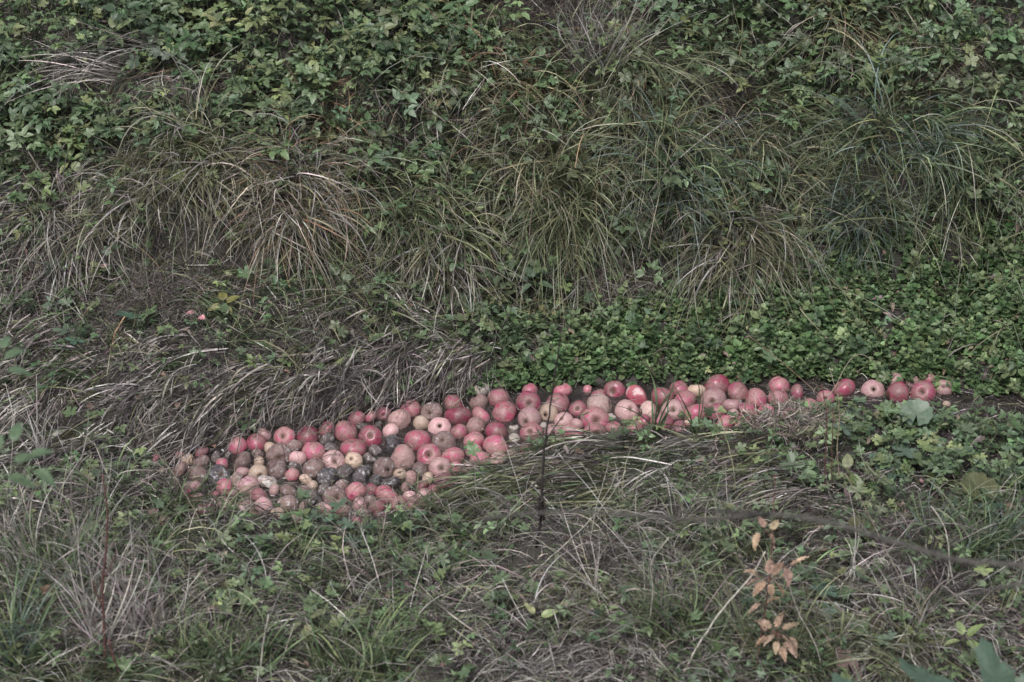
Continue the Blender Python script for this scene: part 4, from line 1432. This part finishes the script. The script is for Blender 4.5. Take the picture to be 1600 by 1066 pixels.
for px, py, n, sz, tp, lab in [
        (1330, 690, 4, .042, DEEPB, 'lobed plant on the near bank right of the red stems'),
        (1250, 665, 3, .045, PALMB, 'bluish lobed leaves over the apples at the channel end'),
        (1450, 745, 4, .042, DEEPB, 'lobed plant left of the big olive leaf'),
        (1540, 810, 4, .045, DEEPB, 'lobed plant below the big olive leaf'),
        (1570, 700, 3, .04, DEEPB, 'lobed plant at the right edge by the water'),
        (1395, 740, 3, .042, PALMB, 'broad lobed leaves in the centre of the right near bank'),
        (1250, 760, 3, .038, DEEPB, 'lobed plant below the combed grass'),
        (220, 520, 2, .042, PALMB, 'single lobed leaf pair on the left terrace'),
        (740, 492, 4, .036, DEEPB, 'lobed plant at the foot of the slope left of the cress'),
        (120, 545, 3, .036, DEEPB, 'lobed plant near the left edge above the swept grass'),
        (1040, 270, 3, .032, DEEPB, 'small lobed plant in the upper middle grass'),
        (560, 850, 5, .034, DEEPB, 'lobed plant right under the near rim of the pool'),
        (640, 835, 4, .03, DEEPB, 'small lobed plant at the corner of the pool'),
        (500, 840, 4, .032, DEEPB, 'lobed plant left along the near rim of the pool'),
        (1300, 960, 3, .04, PALMB, 'lobed plant right of the tan sapling'),
        (1250, 930, 3, .036, DEEPB, 'lobed plant close behind the tan leaves'),
        (1200, 660, 3, .034, PALMB, 'dark lobed leaf standing before the channel apples')]:
    base = ground(px, py)
    base[2] = H(base[0], base[1])
    root = empty('lobed_plant', base)
    b = Batch()
    for k in range(n):
        a = k * 6.28 / n + rng.uniform(0, 1)
        hl = np.array([math.cos(a) * .03, math.sin(a) * .03 - .01, rng.uniform(.03, .07)])
        tube(b, [(0, 0, -.01), hl * [.3, .3, .7], hl], .0014, .001, (.09, .11, .06), sides=4, sub=3)
        leaf_obj(tp, hl, a - 1.57 + rng.normal(0, .3), rng.normal(.1, .25), rng.normal(0, .25), sz * rng.uniform(.8, 1.1), pick(C_HERB[1:3] + [(.08, .125, .085)], 1, jit=.12)[0], parent=root)
    b.build('stem', M_LEAF, parent=root)
    tag(root, lab, 'herb', PG)


def single_leaf(px, py, size, col, label, tpl, yaw, pitch=.3, roll=0, h=.05, name='fallen_leaf', cat='leaf', group='dead leaves lying on the banks', mat=None):
    p = ground(px, py, h)
    o = leaf_obj(tpl, (0, 0, 0), yaw, pitch, roll, size, col, mat or M_DRY, name)
    o.location = p
    return tag(o, label, cat, group)


CRUM = leaf_ovate(9, .75, .1, .9, .6, wave=.08)
CR2 = leaf_fan('maple', 36, -.5, 9)
for px, py, sz, col, lab, tp, yaw in [
        (82, 930, .045, (.24, .15, .11), 'curled brown leaf in the tall grass at lower left', CRUM, 1.5),
        (350, 872, .035, (.34, .29, .22), 'upright pale beige leaf below the pool', CRUM, .3),
        (155, 995, .05, (.42, .40, .39), 'whitish feathery leaf beside the red stem', CRUM, .2),
        (1160, 262, .04, (.15, .11, .12), 'purple brown leaf on the slope in the upper right', CRUM, 1.3),
        (1505, 482, .03, (.34, .25, .23), 'pinkish leaf lying on the cress', CRUM, .8),
        (975, 45, .045, (.30, .21, .14), 'tan maple like leaf at the top', CR2, .5),
        (1292, 145, .032, (.22, .17, .15), 'grey brown leaf near the top right herbs', CRUM, 1.8),
        (1582, 82, .04, (.30, .21, .19), 'pinkish brown leaf at the right edge near the top', CRUM, 1.0),
        (705, 82, .05, (.17, .12, .12), 'dark mauve leaf in the upper middle', CRUM, -.6),
        (1575, 795, .05, (.18, .11, .10), 'curled dark red brown leaf at the right edge', CR2, 1.2),
        (1380, 470, .03, (.16, .12, .12), 'dull brown leaf half sunk in the cress', CRUM, 1.6),
        (1560, 438, .04, (.17, .14, .13), 'grey leaf at the right end of the cress', CRUM, 1.4),
        (1160, 342, .03, (.34, .27, .24), 'pale pink leaf on the slope above the cress', CRUM, .2),
        (165, 422, .035, (.28, .21, .18), 'pale brown leaf on the left terrace', CRUM, .6),
        (1100, 530, .045, (.19, .17, .16), 'grey blade shaped leaf at the left of the cress', BIG, 2.0),
        (290, 665, .035, (.30, .28, .20), 'cream leaf caught on the swept grass', CRUM, .4),
        (100, 676, .04, (.25, .25, .20), 'pale round leaf at the left in the swept grass', CRUM, 2.4),
        (1590, 182, .04, (.42, .36, .22), 'cream yellow leaf at the right edge', BIG, 1.0),
        (320, 500, .03, (.45, .22, .24), 'pink fallen leaf on the left terrace', CRUM, 1.1),
        (303, 490, .022, (.36, .20, .21), 'smaller pink leaf next to the pink fallen one', CRUM, 2.0),
        (1330, 770, .05, (.14, .10, .10), 'dark withered leaf under the red stems', CRUM, 2.8),
        (1540, 690, .04, (.13, .11, .10), 'dark leaf in the shade by the water', CRUM, 1.9),
        (885, 950, .03, (.24, .18, .15), 'brown leaf right of the pale sprig', CRUM, 1.0),
        (1325, 1035, .05, (.14, .10, .09), 'crumpled dark leaf at the bottom right', CR2, .4),
        (335, 700, .02, (.36, .2, .14), 'small orange leaf at the pool rim', CRUM, .4),
        (640, 915, .03, (.18, .12, .12), 'mauve brown leaf under the lobed plants', CRUM, 2.6)]:
    single_leaf(px, py, sz, col, lab, tp, yaw, pitch=rng.uniform(.1, .7), roll=rng.normal(0, .3))
single_leaf(1530, 765, .060, (.075, .08, .034), 'big round olive leaf on the near bank at right', ROUND, .3, .2, .1, .08, 'coltsfoot_leaf', 'leaf', 'round leaves by the water', M_LEAF)
single_leaf(1432, 648, .052, (.095, .135, .09), 'round scalloped leaf lying over the open water', ROUND, -.2, .4, 0, .06, 'coltsfoot_leaf', 'leaf', 'round leaves by the water', M_LEAF)
single_leaf(1345, 825, .040, (.09, .092, .042), 'dull olive round leaf under the blurred branch', ROUND, .8, .35, 0, .06, 'coltsfoot_leaf', 'leaf', 'round leaves by the water', M_LEAF)


def place_at(o, p):
    o.location = p
    return o


# ---- stalks standing in the picture: their points lie in one upright plane through the foot
def stalk(pts, r0, r1, col, label, name='dead_stalk', cat='stalk', group='dead stalks and straws', lean=0.0, mat=None, twigs=(), flat=False, lift=.015, sides=5):
    foot = ground(*pts[0])
    foot[2] = H(foot[0], foot[1]) if not flat else foot[2]
    W = []
    for k, (x, y) in enumerate(pts):
        if flat:
            W.append(ground(x, y, lift))
        else:
            W.append(foot if k == 0 else at_y(float(x), float(y), foot[1] + lean * k / (len(pts) - 1)))
    W = np.array(W)
    o0 = W[0].copy()
    b = Batch()
    tube(b, W - o0, r0, r1, col, sides=sides, sub=5, wob=.0006)
    m = mat or M_TWIG
    if not twigs:
        return tag(place_at(b.build(name, m), o0), label, cat, group)
    root = empty(name, o0)
    b.build('stem', m, parent=root)
    for tw in twigs:
        bb = Batch()
        T = np.array([at_y(float(x), float(y), foot[1] + lean * .5) for x, y in tw]) - o0
        tube(bb, T, r1 * 1.1 + .0003, r1 * .6, col, sides=4, sub=4, wob=.0005)
        bb.build('twig', m, parent=root)
    return tag(root, label, cat, group)


DK, RD, PALE, STR = (.035, .028, .028), (.10, .05, .045), (.42, .39, .34), (.30, .26, .20)
weed = stalk([(838, 858), (846, 800), (848, 730), (852, 685), (862, 620), (873, 545), (876, 510)], .0042, .0013, DK, 'tall dark dead weed stalk rising in front of the apples', 'dead_weed',
             'weed', twigs=[[(852, 690), (880, 650), (900, 625), (935, 618)], [(853, 690), (842, 676), (838, 668)], [(846, 760), (828, 742), (815, 735)], [(852, 684), (866, 678), (868, 692)]])
b = Batch()
c = at_y(846., 792., ground(838, 858)[1]) - np.array(weed.location)
for k in range(60):
    d = unit(rng.normal(0, 1, 3))
    tube(b, [c + rng.normal(0, 1, 3) * [.006, .006, .02], c + d * [.012, .012, .03] + rng.normal(0, .006, 3)], .0022, .0005, DK, sides=4, sub=1)
b.build('withered_head', M_TWIG, parent=weed)
stalk([(165, 1060), (163, 990), (160, 920), (165, 860), (168, 800), (160, 740)], .0042, .002, RD, 'reddish brown upright stem at the lower left', twigs=[[(162, 950), (150, 925), (146, 905)], [(161, 905), (175, 880), (182, 860)]])
stalk([(192, 1066), (178, 1030), (170, 1000)], .004, .003, RD, 'short reddish stem at the bottom left edge')
stalk([(1288, 770), (1290, 700), (1292, 650), (1284, 600)], .002, .0012, RD, 'red brown stem in front of the channel, leftmost of three')
stalk([(1300, 775), (1300, 700), (1303, 640)], .002, .0011, RD, 'red brown stem in front of the channel, middle of three')
stalk([(1313, 770), (1308, 700), (1312, 655), (1309, 615)], .0018, .0011, (.26, .20, .15), 'straw brown stem in front of the channel, rightmost of three')
stalk([(822, 470), (826, 400), (830, 330), (835, 250)], .0018, .001, (.2, .15, .13), 'thin dark stalk on the slope above the bend')
stalk([(1062, 1066), (1090, 1010), (1130, 950), (1170, 905), (1196, 862)], .003, .002, PALE, 'long bright straw slanting across the lower right', lean=.1, mat=M_DRY)
stalk([(805, 925), (850, 880), (905, 830), (950, 780), (978, 735)], .0014, .0008, PALE, 'thin pale straw slanting up right of the dead weed', lean=.05, mat=M_DRY)
stalk([(920, 862), (930, 800), (945, 745), (951, 722)], .0016, .0009, PALE, 'pale forked straw right of the dead weed', twigs=[[(937, 775), (922, 745), (906, 722)], [(935, 790), (955, 760), (962, 740)]], mat=M_DRY)
stalk([(690, 796), (735, 772), (790, 756), (850, 768)], .0022, .0014, PALE, 'bent white straw lying below the crowded bend', flat=True, mat=M_DRY)
stalk([(818, 745), (838, 760)], .0042, .0042, (.5, .47, .43), 'short thick whitish stub on the combed grass', flat=True, mat=M_DRY, lift=.03)
stalk([(868, 702), (880, 718)], .0022, .0018, (.55, .52, .5), 'tiny white stick beside the weed', flat=True, mat=M_DRY, lift=.035)
stalk([(530, 868), (565, 905), (610, 970), (660, 1030), (700, 1060)], .0016, .0012, PALE, 'long thin straw running down through the lower grass', lean=-.1, mat=M_DRY)
stalk([(700, 812), (690, 785), (678, 770)], .0014, .0008, PALE, 'short straw leaning on the apples at the pool corner', mat=M_DRY)
stalk([(1262, 668), (1300, 612), (1335, 556), (1372, 566)], .0014, .0008, STR, 'bent straw arching over the channel apples', mat=M_DRY, lean=.05)
stalk([(1330, 700), (1280, 620), (1220, 565), (1170, 525)], .0014, .0009, (.2, .14, .10), 'long brown straw slanting over the narrow channel', mat=M_DRY, lean=.05)
stalk([(1312, 640), (1306, 610), (1296, 575)], .0018, .001, PALE, 'short white straw over the channel end', mat=M_DRY)
stalk([(1455, 1000), (1425, 930), (1405, 900), (1380, 850), (1350, 790), (1320, 740)], .0018, .001, STR, 'long straw crossing under the blurred branch', mat=M_DRY)
stalk([(1500, 950), (1485, 890), (1478, 830), (1455, 790)], .0026, .0014, PALE, 'pale thick straw at right under the branch', mat=M_DRY, lean=.04)
stalk([(1285, 1058), (1275, 1010), (1245, 950), (1228, 900)], .002, .0013, PALE, 'pale bent straw right of the tan leaves', mat=M_DRY)
stalk([(1195, 770), (1205, 700), (1213, 640), (1200, 600)], .0016, .001, (.13, .12, .08), 'dark thin stalk standing in front of the channel')
stalk([(1010, 1000), (1020, 930), (1018, 880), (1045, 840)], .0018, .001, PALE, 'kinked white stalk in the middle of the lower grass', mat=M_DRY)
stalk([(1010, 880), (1030, 882), (1070, 876)], .0016, .001, (.4, .42, .42), 'bluish white stalk lying level right of centre', flat=True, mat=M_DRY, lift=.05)
stalk([(405, 1066), (412, 1000), (420, 960)], .0026, .0016, PALE, 'pale straw standing on the bottom edge, left one of two', mat=M_DRY)
stalk([(434, 1055), (450, 1005), (460, 975)], .002, .001, PALE, 'pale straw standing on the bottom edge, right one of two', mat=M_DRY)
stalk([(215, 1060), (235, 990), (250, 930)], .002, .001, STR, 'straw coloured stem in the lower left grass', mat=M_DRY)
stalk([(125, 850), (135, 780), (143, 706)], .0018, .001, STR, 'thin upright straw at left, rightmost of three', mat=M_DRY)
stalk([(85, 830), (72, 770), (58, 716)], .002, .001, PALE, 'pale slanting straw at left, middle of three', mat=M_DRY)
stalk([(8, 790), (18, 720), (24, 640)], .0018, .001, PALE, 'pale upright straw at the left edge, leftmost of three', mat=M_DRY)
stalk([(345, 880), (305, 800), (270, 740), (240, 700), (215, 650)], .0016, .001, STR, 'long straw slanting past the left end of the pool', mat=M_DRY)
stalk([(270, 770), (278, 730), (283, 702)], .0018, .001, PALE, 'short white straw at the left end of the pool', mat=M_DRY)
stalk([(362, 700), (372, 725), (400, 765)], .002, .0014, PALE, 'pale straw lying on the brown apples', flat=True, mat=M_DRY, lift=.045)
stalk([(175, 545), (180, 520), (195, 495)], .0035, .002, (.38, .25, .16), 'orange brown broken straw on the left terrace', mat=M_DRY)
stalk([(545, 395), (540, 350), (530, 300), (528, 260)], .0016, .001, STR, 'thin stalk rising between two tussocks', mat=M_DRY)
stalk([(400, 790), (420, 800), (450, 815), (480, 780), (500, 745)], .002, .001, DK, 'dark bent twig over the rotten apples', flat=True, lift=.05)
stalk([(345, 800), (355, 760), (372, 700), (378, 660)], .0016, .0008, DK, 'thin dark twig standing in the brown left end of the pool')
stalk([(455, 800), (448, 760), (447, 725), (440, 690)], .0014, .0008, DK, 'thin dark twig among the rotten apples')
stalk([(690, 330), (700, 260), (720, 200)], .0016, .001, STR, 'thin straw upright left of the fine olive tussock', mat=M_DRY)
stalk([(1115, 180), (1160, 130), (1215, 80), (1240, 50)], .0016, .001, (.2, .17, .15), 'long slanting stem across the upper right herbs')
stalk([(1235, 345), (1215, 300), (1195, 272)], .0018, .001, PALE, 'white straw on the slope above the cress', mat=M_DRY)
stalk([(770, 540), (810, 460), (820, 430)], .0014, .001, (.12, .1, .09), 'thin stalk at the foot of the slope')
stalk([(255, 500), (275, 520), (295, 548)], .0055, .004, (.15, .125, .115), 'thick grey dead stick on the left terrace', flat=True, lift=.01)


# ---- sapling with tan autumn leaves
base = ground(1180, 1055)
base[2] = H(base[0], base[1])
root = empty('autumn_sapling', base)
Y0 = base[1]
b = Batch()
sp = [base] + [at_y(float(x), float(y), Y0 + .01 * k) for k, (x, y) in enumerate([(1188, 1000), (1196, 950), (1203, 900), (1206, 860), (1209, 800), (1210, 740)])]
tube(b, np.array(sp) - base, .0026, .0012, (.12, .06, .055), sides=5, sub=5)
TAN = [(.30, .215, .155), (.35, .26, .19), (.23, .155, .115)]
SAPL = leaf_ovate(12, .60, .16, .25, .35, wave=.05)
for (x, y, gx, gy, lv) in [(1198, 985, 1215, 990, [(-34, -8), (-18, -16), (0, -16), (16, -10), (-26, 12), (-8, 6), (10, 8), (36, 10), (30, 22), (-2, 24), (6, 40), (16, 30)]),
                           (1203, 905, 1200, 905, [(-30, -12), (-20, 0), (-6, 8), (4, -14), (16, -10), (32, -2), (20, 12), (6, 14)]), (1206, 880, 1228, 886, [(14, -4), (0, 4), (26, -6)]),
                           (1207, 835, 1196, 830, [(-18, 4), (-2, -10), (14, -6), (10, 8)]), (1201, 945, 1194, 944, [(-10, 2), (8, -2)])]:
    p0, p1 = at_y(float(x), float(y), Y0) - base, at_y(float(gx), float(gy), Y0 - .03) - base
    tube(b, [p0, p1], .0011, .0009, (.15, .08, .06), sides=4, sub=1)
    for dx, dy in lv:
        o = (RIGHT * dx + UP * -dy) * CAM_D / FX
        tube(b, [p1, p1 + o * .4], .0008, .0006, (.15, .08, .06), sides=3, sub=1)
        yaw = math.atan2(-o[0], o[1] + o[2] * .6 + 1e-6)
        leaf_obj(SAPL, p1 + o * .42, yaw + rng.normal(0, .35), rng.normal(.35, .2) + (.3 if dy < 0 else -.75), rng.normal(0, .25), rng.uniform(.028, .046), pick(TAN, 1, jit=.1)[0], M_DRY, parent=root)
b.build('stem', M_TWIG, parent=root)
tag(root, 'thin sapling with tan pinkish autumn leaves in the lower right', 'sapling')


# ---- brush of dark dead seed stems
def brush(px, py, n, L, col, label, rad_=.06, W=(.0006, .0014), up=(.2, 1.5), lean=(0, 0, 0)):
    c = ground(px, py)
    a = rng.uniform(0, 6.28, n)
    rr = rad_ * np.sqrt(rng.random(n))
    x, y = c[0] + np.cos(a) * rr * 1.5, c[1] + np.sin(a) * rr
    z = H(x, y) + rng.uniform(0, .07, n)
    a2 = rng.uniform(0, 6.28, n)
    b = Batch()
    blades(b, np.stack([x, y, z], -1), np.stack([np.cos(a2), np.sin(a2), rng.uniform(*up, n)], -1) + np.asarray(lean), rng.uniform(L * .3, L, n), rng.uniform(*W, n),
           pick(col, n, jit=.3), droop=rng.uniform(-.3, 1, n), curl=2.2, segs=6, kink=.5)
    return tag(b.build('dead_brush', M_TWIG, origin=c), label, 'dead brush', 'tangles of dead brush')


DB = [(.075, .06, .055), (.11, .09, .08), (.05, .042, .04)]
brush(870, 62, 900, .12, DB, 'dark tangle of dead brush at the top centre', .09)
brush(1125, 195, 900, .12, DB, 'dark tangle of dead brush in the upper right middle', .09)
brush(1480, 165, 700, .12, DB, 'dark tangle of dead brush near the right edge', .08)
brush(1440, 860, 1000, .12, [(.14, .12, .11), (.09, .08, .075)], 'grey brown tangle of dead brush behind the blurred branch', .09)
brush(1450, 930, 700, .12, [(.10, .085, .085), (.07, .06, .06)], 'dark tangle of dead brush below the blurred branch', .08)
brush(960, 890, 500, .09, [(.09, .08, .075)], 'dark tangle of dead brush right of the dead weed', .06)
brush(240, 475, 900, .10, [(.16, .14, .13), (.10, .085, .08)], 'grey tangle of dead brush on the left terrace', .10)
brush(1230, 690, 800, .12, [(.30, .26, .23), (.20, .17, .15)], 'pale tangle of dead brush at the near edge of the channel', .07, W=(.001, .0024))
brush(960, 470, 700, .12, [(.22, .2, .18), (.13, .11, .10)], 'grey tangle of dead brush in the dark hollow', .07)
brush(262, 775, 110, .10, [(.25, .22, .19), (.13, .11, .10)], 'straw tangle of dead brush in the left end of the pool', .05)
brush(80, 1000, 500, .12, [(.25, .23, .21), (.14, .12, .11)], 'pale tangle of dead brush in the lower left corner', .08)
brush(560, 920, 600, .08, DB, 'dark tangle of dead brush under the lobed plants', .09)


# ---- out of focus branch and leaves hanging nearer the camera
def near_at(px, py, dist):
    return CAM + unit(ray(float(px), float(py))) * dist


def near_branch(pts, r0, r1, label, sides_=()):
    W = np.array([near_at(*p) for p in pts])
    root = empty('overhanging_branch', W[0])
    b = Batch()
    tube(b, W - W[0], r0, r1, (.062, .058, .052), sides=8, sub=6, wob=.0008)
    b.build('limb', M_TWIG, parent=root)
    for s_ in sides_:
        T = np.array([near_at(*p) for p in s_]) - W[0]
        bb = Batch()
        tube(bb, T, r1 * 1.6, r1, (.062, .058, .052), sides=6, sub=5)
        bb.build('twig', M_TWIG, parent=root)
    tag(root, label, 'branch', 'branches hanging out of focus near the camera')


near_branch([(2200, 900, 5.0), (1800, 905, 5.05), (1600, 884, 5.1), (1500, 875, 5.1), (1400, 848, 5.15), (1290, 815, 5.2), (1200, 804, 5.2), (1100, 812, 5.25), (1000, 806, 5.3), (900, 800, 5.35), (780, 806, 5.4), (740, 818, 5.4)],
            .0062, .0022, 'long blurred grey branch crossing the lower right', [[(1200, 804, 5.2), (1120, 798, 5.1), (1060, 800, 5.0)]])
near_branch([(2100, 890, 5.3), (1750, 880, 5.35), (1600, 912, 5.4), (1550, 922, 5.4), (1495, 932, 5.4)], .0050, .0022, 'short blurred branch end at the right edge')

root_p = near_at(1660, 1180, 6.6)
root = empty('maple_shoot', root_p)
b = Batch()
for (x, y, d, sz, yaw, pt, rl) in [(1560, 1062, 6.6, .085, .5, .55, .1), (1445, 1062, 6.65, .070, 1.35, .5, .1), (1330, 1078, 6.7, .05, 1.1, .4, 0), (1620, 1075, 6.55, .085, -.5, .5, 0)]:
    p = near_at(x, y, d) - root_p
    tube(b, [(0, 0, 0), p * .5 + [0, 0, -.02], p], .0018, .0012, (.08, .10, .06), sides=5, sub=4)
    leaf_obj(MAPLE, p, yaw, pt, rl, sz, (.062, .10, .066), parent=root)
b.build('stem', M_LEAF, parent=root)
tag(root, 'dark lobed leaves of a shoot in the bottom right corner', 'shoot')

for rx, ry, d, lv, lab in [(-40, 640, 6.2, [(8, 560, .045, -.9, .3), (12, 580, .05, -1.3, -.1), (2, 545, .04, -.3, .4)], 'blurred sprig of green leaves at the left edge, upper one'),
                           (-60, 800, 6.0, [(20, 690, .05, -.2, .5), (22, 722, .055, -1.0, .1), (10, 745, .06, -1.6, -.2), (48, 712, .045, -1.2, .2), (55, 735, .05, -2.0, -.3), (0, 700, .05, .4, .4)], 'blurred sprig of green leaves at the left edge, lower one')]:
    rp = near_at(rx, ry, d)
    root = empty('leafy_sprig', rp)
    b = Batch()
    for (x, y, sz, yaw, pt) in lv:
        p = near_at(x, y, d) - rp
        tube(b, [(0, 0, 0), p * .5, p], .0015, .0009, (.08, .10, .06), sides=5, sub=3)
        leaf_obj(BIG, p, yaw, pt, .1, sz, (.085, .13, .07), parent=root)
    b.build('stem', M_LEAF, parent=root)
    tag(root, lab, 'sprig', 'leafy sprigs near the camera')
